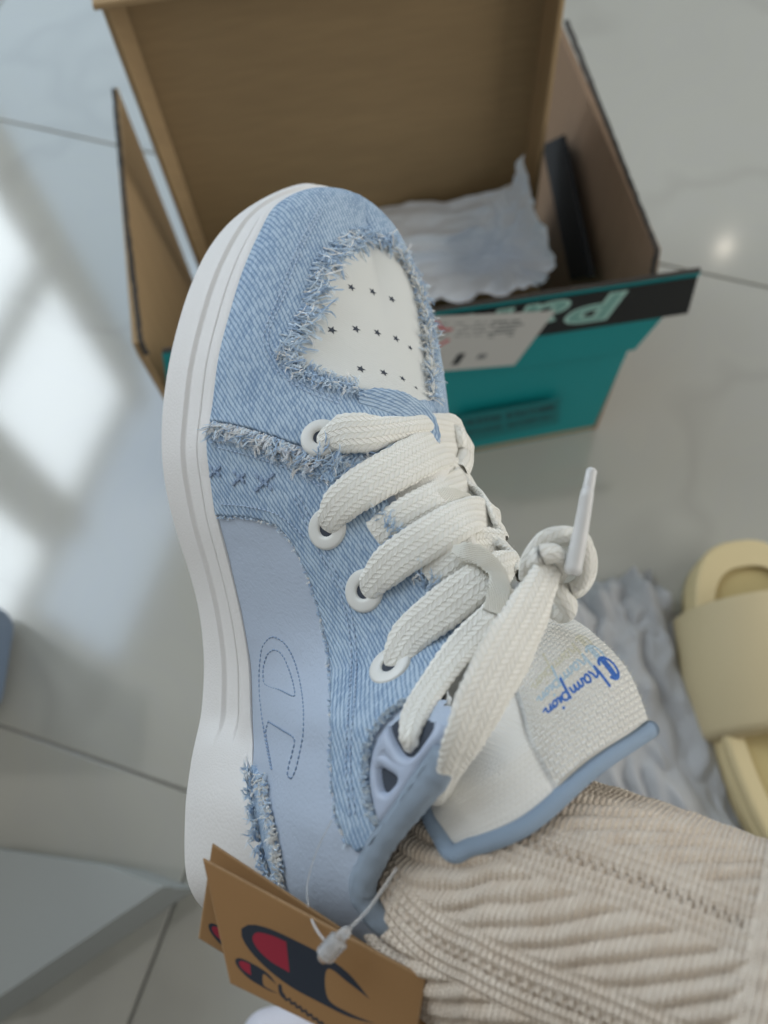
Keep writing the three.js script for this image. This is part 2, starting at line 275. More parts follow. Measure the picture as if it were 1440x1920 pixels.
  part('shipping_label', quadGeo(onFlap(700, 700), onFlap(963, 678), onFlap(1040, 576), onFlap(720, 590)), stdm({ map: sticker, roughness: 0.5 }), box);
  ed.multiplyScalar(1 / 1.6);
  const dim = canvas(512, 160, (x, w, h) => { x.fillStyle = '#067578'; x.fillRect(0, 0, w, h); x.fillStyle = '#0a3f45'; for (let r = 0; r < 2; r++) for (let i = 0; i < 34; i++) if (i !== 14 && i !== 15) x.fillRect(10 + i * 14, 30 + r * 62 + rr(-3, 3), rr(6, 12), 34 - r * 10); });
  const fn2 = T1.clone().sub(FR).cross(FL.clone().sub(FR)).normalize(); if (fn2.z < 0) fn2.negate();
  const onFront = (px, py) => { const r = ray(px, py), t = FR.clone().sub(EYE).dot(fn2) / r.dot(fn2); return EYE.clone().addScaledVector(r, t); };
  ed.copy(fn2).multiplyScalar(0.0022);
  part('printed_lines', quadGeo(onFront(870, 826), onFront(1046, 790), onFront(1050, 742), onFront(862, 775)), stdm({ map: dim, roughness: 0.6 }), box);
  // crumpled tissue paper in the box
  const P = (x, y, h) => ground(x, y, h).toArray();
  const net = [[P(600, 410, 0.10), P(780, 385, 0.11), P(900, 365, 0.12), P(958, 345, 0.14), P(982, 288, 0.2)], [P(620, 470, 0.10), P(780, 450, 0.12), P(900, 430, 0.11), P(960, 415, 0.12), P(1014, 400, 0.17)],
    [P(640, 540, 0.10), P(790, 510, 0.11), P(900, 500, 0.08), P(960, 490, 0.09), P(1036, 500, 0.15)], [P(650, 610, 0.12), P(800, 574, 0.135), P(900, 560, 0.135), P(975, 548, 0.13), P(1012, 532, 0.12)]];
  single('tissue_paper', patchGeo(net, 110, 90, 1, 1, (u, v) => 0.011 * (Math.abs(fbm(u * 5 + v * 2, v * 6 - u, 7, 3) - 0.5) * 2 - 0.4) + 0.0022 * (fbm(u * 20, v * 17, 2, 2) - 0.5)), new THREE.MeshPhysicalMaterial({ color: lin(0.83, 0.90, 1.0), roughness: 0.75, transmission: 0.05, thickness: 0 }), 'crumpled pale blue white tissue paper inside the open cardboard box', 'tissue paper');
}

// ---------------------------------------------------------------- slippers, cloth, slab and pad on the floor
function makeSlipper(name, label, group, a, b, c) {
  const t = thing(name, label, 'slipper', V3(0, 0, 0), group);
  const outline = (k, z0, z1) => { const s = new THREE.Shape(), pts = []; for (let i = 0; i <= 72; i++) { const an = i / 72 * 2 * Math.PI, z = Math.cos(an), w = 0.5 + 0.5 * z; pts.push(new THREE.Vector2(Math.sign(Math.sin(an)) * Math.pow(Math.abs(Math.sin(an)), 0.72) * (0.042 + 0.010 * w) * k, lerp(z0, z1, 0.5 + 0.5 * Math.sign(z) * Math.pow(Math.abs(z), 0.85)))); } s.setFromPoints(pts.slice(0, 72)); return s; };
  const up = new THREE.Matrix4().makeRotationX(-Math.PI / 2), ex = (s, d, bv, y) => { const g = new THREE.ExtrudeGeometry(s, { depth: d, bevelEnabled: true, bevelSize: bv, bevelThickness: bv, bevelSegments: 4, curveSegments: 24 }); g.applyMatrix4(up); g.translate(0, y, 0); return g; };
  part('sole', ex(outline(1, -0.125, 0.125), 0.016, 0.006, 0.006), stdm({ color: a, roughness: 0.6 }), t);
  const rim = outline(1, -0.127, 0.127); rim.holes.push(new THREE.Path(outline(0.80, -0.108, 0.108).getPoints()));
  part('rim', ex(rim, 0.008, 0.004, 0.028), stdm({ color: a, roughness: 0.6 }), t);
  part('footbed', ex(outline(0.86, -0.112, 0.112), 0.006, 0.002, 0.0265), stdm({ color: b, roughness: 0.75 }), t);
  const shell = gridGeo(48, 40, (i, j) => {                       // a closed band: over the top and back underneath
    const k = j / 40, out = k < 0.5, q = out ? k * 2 : 2 - k * 2, an = Math.PI * i / 48, r = out ? 1 : 0.87, z = lerp(-0.078, 0.022, q) , w = 0.058 + 0.004 * Math.sin(q * 3), hh = 0.048 + 0.012 * (1 - q), e = 0.003 * Math.sin(Math.PI * q);
    return { p: V3(-Math.cos(an) * w * r, 0.012 + Math.pow(Math.sin(an), 0.8) * (hh * (out ? 1 : 0.88) + (out ? e : 0)), z), uv: [i / 48, k] };
  });
  part('strap', shell, stdm({ color: c, roughness: 0.6 }), t);
  return t;
}
const slip = makeSlipper('slipper', 'cream yellow slide slipper at the right edge beside grey cloth', null, lin(0.70, 0.58, 0.33), lin(0.53, 0.43, 0.2), lin(0.63, 0.53, 0.325));
slip.position.set(0.274, 0, -0.088); slip.rotation.y = -0.02;
{ // upright blue box whose flank shows at the left edge
  const a = ground(48, 1150), b = ground(16, 1352), g = new RoundedBoxGeometry(0.24, 0.34, a.distanceTo(b), 5, 0.02); g.translate(-0.12, 0.171, 0);
  const t = thing('plastic_box', 'dusty blue rounded box cut off by the left edge of the photo', 'box', a.clone().add(b).multiplyScalar(0.5)), d = b.clone().sub(a);
  t.rotation.y = Math.atan2(d.x, d.z);
  part('body', g, stdm({ color: lin(0.13, 0.18, 0.26), roughness: 0.5 }), t);
  const lid = new RoundedBoxGeometry(0.246, 0.022, a.distanceTo(b) + 0.006, 4, 0.01); lid.translate(-0.12, 0.345, 0); part('lid', lid, stdm({ color: lin(0.06, 0.09, 0.15), roughness: 0.5 }), t);
}
{
  const P = (x, y, h) => ground(x, y, h).toArray();
  const net = [[P(960, 1085, 0), P(1075, 1088, 0.004), P(1150, 1082, 0.008), P(1205, 1075, 0.004), P(1216, 1070, -0.002)], [P(980, 1200, 0.01), P(1090, 1190, 0.02), P(1180, 1170, 0.022), P(1246, 1140, 0.014), P(1262, 1136, -0.002)],
    [P(1000, 1350, 0.01), P(1110, 1330, 0.022), P(1210, 1300, 0.02), P(1290, 1265, 0.013), P(1304, 1260, -0.002)], [P(1040, 1520, 0.01), P(1160, 1500, 0.02), P(1260, 1470, 0.02), P(1338, 1420, 0.012), P(1352, 1412, -0.002)],
    [P(1100, 1720, 0.01), P(1220, 1700, 0.02), P(1330, 1670, 0.018), P(1402, 1610, 0.01), P(1416, 1600, -0.002)]];
  single('grey_cloth', patchGeo(net, 110, 170, 0.2, 0.4, (u, v) => (0.014 * (0.5 - Math.abs(fbm(u * 6 - v * 2.2, v * 4 + u * 1.5, 17, 3) - 0.5) * 4) + 0.006 * (fbm(u * 12 + v * 4, v * 12, 5, 2) - 0.5)) * sstep(u, 1, 0.86) - 0.012 * Math.exp(-(((u - 0.62 - 0.1 * v) / 0.05) ** 2)) * (1 - v)), stdm({ color: lin(0.56, 0.57, 0.585), bumpMap: weaveBump, bumpScale: 0.0002, roughness: 0.9 }), 'rumpled light grey cloth on the floor left of the cream slipper', 'cloth');
  const sh = 0.1, A = ground(192, 1623, sh), B = ground(305, 1663, sh), C = ground(0, 1868, sh), d = C.clone().sub(B).multiplyScalar(1.5), C2 = B.clone().add(d), D2 = ground(-190, 1566, sh);
  const bx = thing('storage_box', 'pale grey white box with a plain lit top in the lower left corner', 'box'), slabM = stdm({ color: lin(0.35, 0.375, 0.37), roughness: 0.6, bumpMap: leatherBump, bumpScale: 0.0002 });
  const grow = (q, k) => q.clone().addScaledVector(q.clone().sub(A.clone().add(C2).multiplyScalar(0.5)).setY(0).normalize(), k);
  part('body', board([A, D2, C2, B].map((q) => grow(q, -0.003).setY(sh - 0.02)), sh - 0.021), slabM, bx);
  part('lid', board([A, D2, C2, B], 0.028), slabM, bx);
  const pad = new RoundedBoxGeometry(0.2, 0.03, 0.1, 4, 0.014), pc = at(830, 2010, 0.46);
  pad.rotateY(0.1); pad.translate(pc.x, pc.y, pc.z);
  single('white_pad', pad, stdm({ color: lin(0.7, 0.69, 0.76), roughness: 0.7 }), 'pale white padded thing mostly hidden below the kraft hang tags', 'pad');
}

{ // unseen seat added behind the camera to shade the near floor
  const t = thing('shade_seat', 'added dark shading seat behind the viewer, outside the photo', 'shade_seat', V3(0.05, 0, 0.85)), m = stdm({ color: lin(0.05, 0.05, 0.055), roughness: 0.95 });
  const b = (w, h, d, x, y, z) => { const g = new RoundedBoxGeometry(w, h, d, 3, 0.04); g.translate(x, y, z); return g; };
  part('seat', b(0.75, 0.42, 0.85, 0, 0.21, 0), m, t); part('backrest', b(1.0, 1.1, 0.22, 0, 0.55, 0.52), m, t);
  part('armrest', b(0.18, 0.62, 0.9, -0.47, 0.31, 0), m, t); part('armrest', b(0.18, 0.62, 0.9, 0.47, 0.31, 0), m, t);
}

// ---------------------------------------------------------------- the sneaker
// Its own axes: l from heel to toe, u from the sole up, s towards the side that the camera sees (local x = l, y = u, z = -s), in millimetres in the tables.
const shoe = new THREE.Group(); shoe.name = numbered('sneaker'); scene.add(shoe);
tag(shoe, 'pale blue denim sneaker with frayed edges, white laces and a chunky white sole', 'sneaker');
const sL = cw(V3(0.05120681, 0.96276103, -0.26546011)), sU = cw(V3(0.59944906, 0.18296941, 0.7792195)), sS = cw(V3(-0.79877324, 0.19903115, 0.56775691));
const S2W = new THREE.Matrix4().makeBasis(sL, sU, sS.clone().negate()).setPosition(cw(V3(-0.04446405, -0.13910703, -0.30679643)).add(EYE));
S2W.decompose(shoe.position, shoe.quaternion, shoe.scale); shoe.scale.set(1, 1, 1);
shoe.updateMatrixWorld(true);
const W2S = shoe.matrixWorld.clone().invert();
const eyeS = EYE.clone().applyMatrix4(W2S);
const shoePx = (x, y, d) => at(x, y, d).applyMatrix4(W2S);       // a point at a distance, in the shoe's axes
const rayS = (x, y) => ray(x, y).transformDirection(W2S);
const mm = (l, s, u) => V3(l / 1000, u / 1000, -s / 1000);
// rows from heel to toe: upper/sole junction C on either side, top line T (collar, then the ridge)
const CT = [ // C: l, s seen, s hidden, u   T: l, s, u     A (outsole edge): l, s seen, s hidden
  [10, 0, 0, 46, 6, 0, 110, -3, 0, 0], [12, 12, 10, 46, 9, 15, 106, 1, 19, 16], [20, 21.5, 18, 45.5, 20, 27, 99, 12, 28.7, 25], [36, 26.5, 23, 42.5, 32, 29, 105.5, 33, 31.7, 29],
  [50, 25.5, 26, 35, 42, 28.5, 115, 48, 31.4, 31], [58, 24.3, 28, 31.5, 52, 27, 124.5, 57, 30.5, 33], [67, 24.6, 30, 30, 62, 24, 131, 67, 29.7, 35], [80.8, 26.6, 34, 30, 78, 7, 129, 80, 30.2, 38],
  [92.6, 29.8, 36, 30, 90, 0, 122.5, 91, 31.9, 40], [104.4, 34, 38.5, 30, 102.8, 0, 114.5, 102, 34.8, 42.5], [116, 38.6, 41, 30, 114, 0, 107.6, 113, 39.3, 45], [128, 43.4, 43.5, 30, 125, 0, 100, 125, 45.2, 48],
  [140, 46.7, 43, 30, 137, 0, 92, 138, 50.8, 50], [152.6, 49.5, 43.5, 30, 150, 0, 84, 151, 54.6, 52], [166, 49, 43.5, 30, 164, 0, 75, 166, 56.8, 53], [184, 48.6, 43.5, 30, 180, 0, 66, 184, 57.2, 53],
  [201, 46.3, 42, 30, 195, 0, 59.5, 203, 55.7, 51.5], [219, 43, 38.5, 30, 208, 0, 55, 223, 52.3, 48], [236, 38.2, 33, 30, 220, 0, 51, 242, 46.5, 41.5], [250, 32.7, 26, 30, 230, 0, 47.5, 258, 37.7, 32],
  [261, 22, 18, 30, 239, 0, 44.5, 273, 25, 21], [267, 10, 8, 30, 246, 0, 42, 285, 11, 9], [269, 0, 0, 30, 250, 0, 40, 289, 0, 0]];
const NR = CT.length - 1;
const RIDGE = [[0, 150], [62, 131.5], [78, 129.5], [90, 122.5], [103, 114.5], [125, 100], [150, 84], [164, 75], [180, 66], [195, 59.5], [208, 55], [220, 51], [230, 47.5], [239, 44.5], [250, 40], [262, 34], [275, 26], [320, 0]];
const ridgeU = (l) => { l *= 1000; let i = 0; while (i < RIDGE.length - 2 && RIDGE[i + 1][0] < l) i++; return lerp(RIDGE[i][1], RIDGE[i + 1][1], (l - RIDGE[i][0]) / (RIDGE[i + 1][0] - RIDGE[i][0])) / 1000; };
function upper(a, b) {                                            // a: 0 heel .. NR toe; b: 0 seen side at the sole, 1 top line, 2 hidden side at the sole
  const q = row(CT, a), left = b <= 1, t = left ? b : 2 - b, sg = left ? 1 : -1;
  const Cs = (left ? q[1] : q[2]), Ts = q[5], h = t * Math.PI / 2, round = sstep(a, 5.5, 13), k = 0.62 + 0.3 * sstep(a, 12, 17);
  const es = Math.pow(Math.cos(h), 0.85), eu = Math.pow(Math.sin(h), 0.85);
  const lin_ = [lerp(q[0], q[4], t), lerp(Cs, Ts, t), lerp(q[3], q[6], t)], ell = [q[4] + (q[0] - q[4]) * es, Ts + (Cs - Ts) * es, q[3] + (q[6] - q[3]) * eu];
  const w = round * k, bulge = (1 - round) * Math.sin(Math.PI * t) * 5.5 * sstep(a, 0, 2);
  const heel = (1 - sstep(a, 0, 3)) * Math.sin(Math.PI * t) * -5;
  return mm(lerp(lin_[0], ell[0], w) + heel, sg * (lerp(lin_[1], ell[1], w) + bulge), lerp(lin_[2], ell[2], w));
}
const chart = (p) => [p.x, (p.z <= 0 ? 1 : -1) * Math.hypot(p.z, Math.max(0, ridgeU(p.x) - p.y))];
// dense grid over the upper: positions, normals, chart coordinates
const NA = NR * 36, NB = 240, gp = new Float32Array((NA + 1) * (NB + 1) * 3), gn = new Float32Array(gp.length), gc = new Float32Array((NA + 1) * (NB + 1) * 2);
{
  for (let j = 0; j <= NB; j++) for (let i = 0; i <= NA; i++) { const p = upper(i / 36, j / NB * 2), o = j * (NA + 1) + i; gp.set([p.x, p.y, p.z], o * 3); gc.set(chart(p), o * 2); }
  const P = (i, j) => { const o = (clamp(j, 0, NB) * (NA + 1) + clamp(i, 0, NA)) * 3; return V3(gp[o], gp[o + 1], gp[o + 2]); };
  for (let j = 0; j <= NB; j++) for (let i = 0; i <= NA; i++) {
    const ii = Math.min(i, NA - 2), n = P(ii + 1, j).sub(P(ii - 1, j)).cross(P(ii, j + 1).sub(P(ii, j - 1))).normalize();
    gn.set([-n.x, -n.y, -n.z], (j * (NA + 1) + i) * 3);
  }
  const m = ((NB / 4) * (NA + 1) + (NA >> 1)) * 3; if (gn[m + 2] > 0) for (let k = 0; k < gn.length; k++) gn[k] *= -1;   // outwards on the seen side is -z
}
const collarA = 6.6;                                              // behind this row the two halves are apart
const throat = (o) => gp[o * 3] < 0.088 && gp[o * 3] > 0.05 && gp[o * 3 + 1] > 0.112 && gp[o * 3 + 2] > (gp[o * 3] > 0.057 ? -0.0252 : -0.0215);   // where the tongue comes out
function surfaceMesh(keep, relief = 0) {                                      // base surface as one sheet, open at the collar
  const idx = [], S = 3, pos = Float32Array.from(gp);
  for (let o = 0; o < pos.length / 3; o++) { const x = gc[o * 2], y = gc[o * 2 + 1], d = 0.0011 * (fbm(x * 55, y * 55, 13, 3) - 0.5) * relief * sstep(gp[o * 3], 0.14, 0.115); for (let k = 0; k < 3; k++) pos[o * 3 + k] += gn[o * 3 + k] * d; }
  for (let j = 0; j < NB; j += S) for (let i = 0; i < NA; i += S) {
    if (!keep(i, j)) continue;
    const a = j * (NA + 1) + i, b = a + S, c = a + S * (NA + 1), d = c + S; idx.push(a, d, b, a, c, d);
  }
  const g = new THREE.BufferGeometry();
  g.setAttribute('position', new THREE.Float32BufferAttribute(pos, 3)); g.setAttribute('uv', new THREE.Float32BufferAttribute(gc, 2)); g.setAttribute('normal', new THREE.Float32BufferAttribute(gn, 3)); g.setIndex(idx);
  if (relief) { g.computeVertexNormals(); const N = g.attributes.normal; for (let o = 0; o < N.count; o++) if (N.getX(o) ** 2 + N.getY(o) ** 2 + N.getZ(o) ** 2 < 0.5) N.setXYZ(o, gn[o * 3], gn[o * 3 + 1], gn[o * 3 + 2]); }
  return g;
}
const baseGeo = surfaceMesh(() => true), ab = new Float32Array((NA + 1) * (NB + 1) * 2);
for (let j = 0; j <= NB; j++) for (let i = 0; i <= NA; i++) ab.set([i, j], (j * (NA + 1) + i) * 2);
const bvhGeo = baseGeo.clone(), bvh = new MeshBVH(bvhGeo, { indirect: true });
const bidx = bvhGeo.index.array;
function surf(i, j) {                                             // interpolated point and normal at grid coordinates
  i = clamp(i, 0, NA - 0.001); j = clamp(j, 0, NB - 0.001);
  const a = Math.floor(i), b = Math.floor(j), u = i - a, v = j - b, out = { p: V3(0, 0, 0), n: V3(0, 0, 0), ij: [i, j] };
  for (const [di, dj, w] of [[0, 0, (1 - u) * (1 - v)], [1, 0, u * (1 - v)], [0, 1, (1 - u) * v], [1, 1, u * v]]) {
    const o = ((b + dj) * (NA + 1) + a + di) * 3;
    out.p.x += gp[o] * w; out.p.y += gp[o + 1] * w; out.p.z += gp[o + 2] * w; out.n.x += gn[o] * w; out.n.y += gn[o + 1] * w; out.n.z += gn[o + 2] * w;
  }
  out.n.normalize(); return out;
}
let missed = [];
function hit(x, y) {                                              // what the photograph shows at a pixel, on the upper
  let h = null;
  for (let k = 0; k < (y > 1400 ? 12 : 1) && !h; k++) h = bvh.raycastFirst(new THREE.Ray(eyeS.clone(), rayS(x + 4 * k, y)), THREE.DoubleSide);
  if (!h) { missed.push([x, y]); return null; }
  const [a, b, c] = [0, 1, 2].map((k) => bidx[h.faceIndex * 3 + k]), pa = V3().fromArray(gp, a * 3), pb = V3().fromArray(gp, b * 3), pc = V3().fromArray(gp, c * 3), w = V3();
  THREE.Triangle.getBarycoord(h.point, pa, pb, pc, w);
  return surf(w.x * ab[a * 2] + w.y * ab[b * 2] + w.z * ab[c * 2], w.x * ab[a * 2 + 1] + w.y * ab[b * 2 + 1] + w.z * ab[c * 2 + 1]);
}
const spline2 = (pts, n, closed = false) => { const c = new THREE.CatmullRomCurve3(pts.map((p) => V3(p[0], p[1], p[2] ?? 0)), closed, 'centripetal'); return c.getSpacedPoints(n).map((p) => [p.x, p.y, p.z]); };
const toChart = (p) => { if (!Array.isArray(p)) return [p.l / 1000, p.v / 1000]; const h = hit(p[0], p[1]); return h ? chart(h.p) : null; };
const loop = (pts, smooth = true) => { const c = pts.map(toChart).filter(Boolean); return smooth ? spline2(c, c.length * 9, true).slice(0, -1) : c; };
function polySD(poly, x, y) {                                     // > 0 inside
  let d = 1e9, inside = false;
  for (let i = 0, j = poly.length - 1; i < poly.length; j = i++) {
    const ax = poly[j][0], ay = poly[j][1], bx = poly[i][0], by = poly[i][1], ex = bx - ax, ey = by - ay, t = clamp(((x - ax) * ex + (y - ay) * ey) / (ex * ex + ey * ey + 1e-18), 0, 1);
    const dx = x - ax - ex * t, dy = y - ay - ey * t; d = Math.min(d, dx * dx + dy * dy);
    if ((by > y) !== (ay > y) && x < (ax - bx) * (y - by) / (ay - by) + bx) inside = !inside;
  }
  return (inside ? 1 : -1) * Math.sqrt(d);
}
// a piece of material lying on the upper: outline with holes, height h in mm, its edge rolled down over e mm
function panel(name, mat, { outer, holes = [], h = 1, e = 1, rough = 0, relief, step = 1, smooth = true, uvTurn = 0, lift = 0 }) {
  const O = loop(outer, smooth), H = holes.map((q) => loop(q, smooth)), sd = new Float32Array((NA + 1) * (NB + 1)).fill(-1);
  const lo = [1e9, 1e9], hi = [-1e9, -1e9]; for (const p of O) for (let k = 0; k < 2; k++) { lo[k] = Math.min(lo[k], p[k]); hi[k] = Math.max(hi[k], p[k]); }
  for (let j = 0; j <= NB; j += step) for (let i = 0; i <= NA; i += step) {
    const o = j * (NA + 1) + i, x = gc[o * 2], y = gc[o * 2 + 1];
    if (x < lo[0] - 0.003 || x > hi[0] + 0.003 || y < lo[1] - 0.003 || y > hi[1] + 0.003) continue;
    let d = polySD(O, x, y); for (const q of H) d = Math.min(d, -polySD(q, x, y));
    if (rough) d += rough / 1000 * (fbm(x * 900, y * 900, 3, 3) - 0.5) * 2;
    sd[o] = d;
  }
  const pos = [], uv = [], nrm = [], idx = [], seen = new Map(), cs = Math.cos(uvTurn), sn = Math.sin(uvTurn);
  const put = (p, n, c, d) => {
    const k = clamp(d / (e / 1000), 0, 1), hh = (h / 1000) * Math.sqrt(1 - (1 - k) ** 2) - 0.00025 + lift / 1000 + (relief ? relief(c[0], c[1], d) : 0);
    pos.push(p[0] + n[0] * hh, p[1] + n[1] * hh, p[2] + n[2] * hh); uv.push(c[0] * cs - c[1] * sn, c[0] * sn + c[1] * cs); return pos.length / 3 - 1;
  };
  const vert = (o) => { if (!seen.has(o)) seen.set(o, put(gp.subarray(o * 3, o * 3 + 3), gn.subarray(o * 3, o * 3 + 3), gc.subarray(o * 2, o * 2 + 2), sd[o])); return seen.get(o); };
  const cut = (a, b) => {
    const key = a < b ? a * 1e6 + b : b * 1e6 + a; if (seen.has('c' + key)) return seen.get('c' + key);
    const t = sd[a] / (sd[a] - sd[b]), mix = (arr, w) => Array.from({ length: w }, (_, k) => lerp(arr[a * w + k], arr[b * w + k], t)), v = put(mix(gp, 3), mix(gn, 3), mix(gc, 2), 0);
    seen.set('c' + key, v); return v;
  };
  const tri = (a, b, c) => {
    const v = [a, b, c], ins = v.map((o) => sd[o] > 0), n = ins.filter(Boolean).length; if (!n) return;
    if (n === 3) { idx.push(vert(a), vert(b), vert(c)); return; }
    const poly = []; for (let k = 0; k < 3; k++) { const o = v[k], q = v[(k + 1) % 3]; if (ins[k]) poly.push(vert(o)); if (ins[k] !== ins[(k + 1) % 3]) poly.push(cut(o, q)); }
    for (let k = 1; k + 1 < poly.length; k++) idx.push(poly[0], poly[k], poly[k + 1]);
  };
  for (let j = 0; j < NB; j += step) for (let i = 0; i < NA; i += step) {
    if (i < collarA * 36 && j >= NB / 2 && j < NB / 2 + step) continue;
    const a = j * (NA + 1) + i, b = a + step, c = a + step * (NA + 1), d = c + step; if (throat(a)) continue; tri(a, d, b); tri(a, c, d);
  }
  const g = new THREE.BufferGeometry(); g.setAttribute('position', new THREE.Float32BufferAttribute(pos, 3)); g.setAttribute('uv', new THREE.Float32BufferAttribute(uv, 2)); g.setIndex(idx); g.computeVertexNormals();
  return part(name, g, mat, shoe);
}
// strands, stitches, tubes and flat laces
class Strands {
  constructor() { this.pos = []; this.col = []; this.idx = []; }
  add(pts, r, color) {                                            // a thin three-sided fibre
    const base = this.pos.length / 3, n = pts.length, t = V3(), a = V3(), b = V3();
    for (let i = 0; i < n; i++) {
      t.copy(pts[Math.min(i + 1, n - 1)]).sub(pts[Math.max(i - 1, 0)]).normalize(); a.set(0.3, 0.8, 0.52).cross(t).normalize(); b.copy(t).cross(a);
      const w = r * (i === n - 1 ? 0.35 : 1);
      for (let k = 0; k < 3; k++) { const c = Math.cos(k * 2.094) * w, s = Math.sin(k * 2.094) * w; this.pos.push(pts[i].x + a.x * c + b.x * s, pts[i].y + a.y * c + b.y * s, pts[i].z + a.z * c + b.z * s); this.col.push(...color); }
      if (i) for (let k = 0; k < 3; k++) { const p = base + (i - 1) * 3 + k, q = base + (i - 1) * 3 + (k + 1) % 3; this.idx.push(p, q, q + 3, p, q + 3, p + 3); }
    }
  }
  build(name, mat, parent, kind = 'stuff') { const g = new THREE.BufferGeometry(); g.setAttribute('position', new THREE.Float32BufferAttribute(this.pos, 3)); g.setAttribute('color', new THREE.Float32BufferAttribute(this.col, 3)); g.setIndex(this.idx); return part(name, g, mat, parent, kind); }
}
const jeans = () => { const t = rnd(); return t < 0.35 ? mixc([0.44, 0.58, 0.76], [0.54, 0.67, 0.81], rnd()) : t < 0.85 ? mixc([0.58, 0.70, 0.83], [0.74, 0.82, 0.88], rnd()) : mixc([0.9, 0.9, 0.88], [0.95, 0.94, 0.92], rnd()); };
const cream = () => mixc([0.62, 0.60, 0.52], [0.82, 0.80, 0.74], rnd());
function along(pts, n) { return spline2(pts, n).map((p) => hit(p[0], p[1])).filter(Boolean); }
function fray(name, pts, { per = 60, len = [3, 6], side = 1, lift = 1.2, spread = 0.45, r = 0.13, h = 0.8, back = 1, color = jeans, clump = 1 }) {
  const S = new Strands(), q = along(pts, pts.length * 14), tmp = V3();
  for (let i = 0; i + 1 < q.length; i++) {
    const t = q[i + 1].p.clone().sub(q[i].p), L = t.length(); if (L > 0.008 || L < 1e-6) continue; t.normalize();
    const out = t.clone().cross(q[i].n).multiplyScalar(side), want = per * 0.52 * L * 100, count = Math.floor(want) + (rnd() < want % 1 ? 1 : 0);
    for (let k = 0; k < count; k++) {                             // a tuft: one unravelled yarn of fine fibres
      const f = rnd(), n = q[i].n, cl = vnoise(i * 0.8, 3.3, 5) * clump, p = q[i].p.clone().lerp(q[i + 1].p, f).addScaledVector(n, (h + rr(-0.5, 0.3)) / 1000).addScaledVector(out, rr(-back, 0.3) / 1000);
      const d = out.clone().addScaledVector(t, rr(-1, 1) * spread + (cl - 0.5) * 0.9).addScaledVector(n, rr(-0.05, 0.5) * lift).normalize(), seg = 6, len_ = rr(len[0], len[1]) / 1000 * (0.6 + 0.8 * cl) / seg;
      const curl = V3(rr(-1, 1), rr(-1, 1), rr(-1, 1)).multiplyScalar(0.28), spine = [p.clone()], sx = d.clone().cross(n).normalize(), sy = n, tone = color(), wave = rr(0, 6), amp = rr(0.0001, 0.0004);
      for (let s = 0; s < seg; s++) { d.addScaledVector(curl, 0.8).addScaledVector(n, s > 2 ? -0.16 * lift : 0.08).normalize(); p.addScaledVector(d, len_); spine.push(p.clone().addScaledVector(sx, amp * Math.sin(wave + s * 1.9))); }
      const fibres = 11 + Math.floor(rnd() * 6), one = spread + 0.35;
      for (let m = 0; m < fibres; m++) {
        const ox = rr(-1, 1) * 0.00024, oy = rr(-1, 1) * 0.0002, gx = rr(-1, 1) * 0.0007 * one, gy = rr(-0.7, 1) * 0.0005 * one, cut = 3 + Math.floor(rnd() * (seg - 1)), shade = rr(0.9, 1.08);
        S.add(spine.slice(0, Math.min(cut, seg) + 1).map((v, s) => v.clone().addScaledVector(sx, ox + gx * (s / seg) ** 2).addScaledVector(sy, oy + gy * (s / seg) ** 2)), r * rr(0.28, 0.5) / 1000, tone.map((c) => Math.min(0.92, c * shade)));
      }
    }
  }
  return S.build(name, M.fray, shoe);
}
const capsule = new THREE.CapsuleGeometry(1, 1, 3, 6);            // radius 1, straight part 1 long, along y
function stitchRun(pts, { gap = 1.3, length = 1.05, r = 0.2, h = 1.2, skew = 0, doubled = 0 }, list) {
  const q = along(pts, pts.length * 30); let run = 0, next = 0;
  for (let i = 1; i < q.length; i++) {
    const d = q[i].p.clone().sub(q[i - 1].p), L = d.length(); if (L > 0.006) continue; run += L; if (run < next) continue; next = run + gap / 1000;
    const t = d.normalize(), n = q[i].n, side = t.clone().cross(n); t.addScaledVector(side, skew + rr(-0.07, 0.07)).normalize();
    for (const o of doubled ? [-doubled, doubled] : [0]) {
      const g = capsule.clone(), x = t.clone().cross(n).normalize(); g.scale(r / 1000, (length / 1000) / 3, r / 1000);
      g.applyMatrix4(new THREE.Matrix4().makeBasis(x, t, x.clone().cross(t)).setPosition(q[i].p.clone().addScaledVector(n, h / 1000).addScaledVector(side, o / 1000))); list.push(g);
    }
  }
}
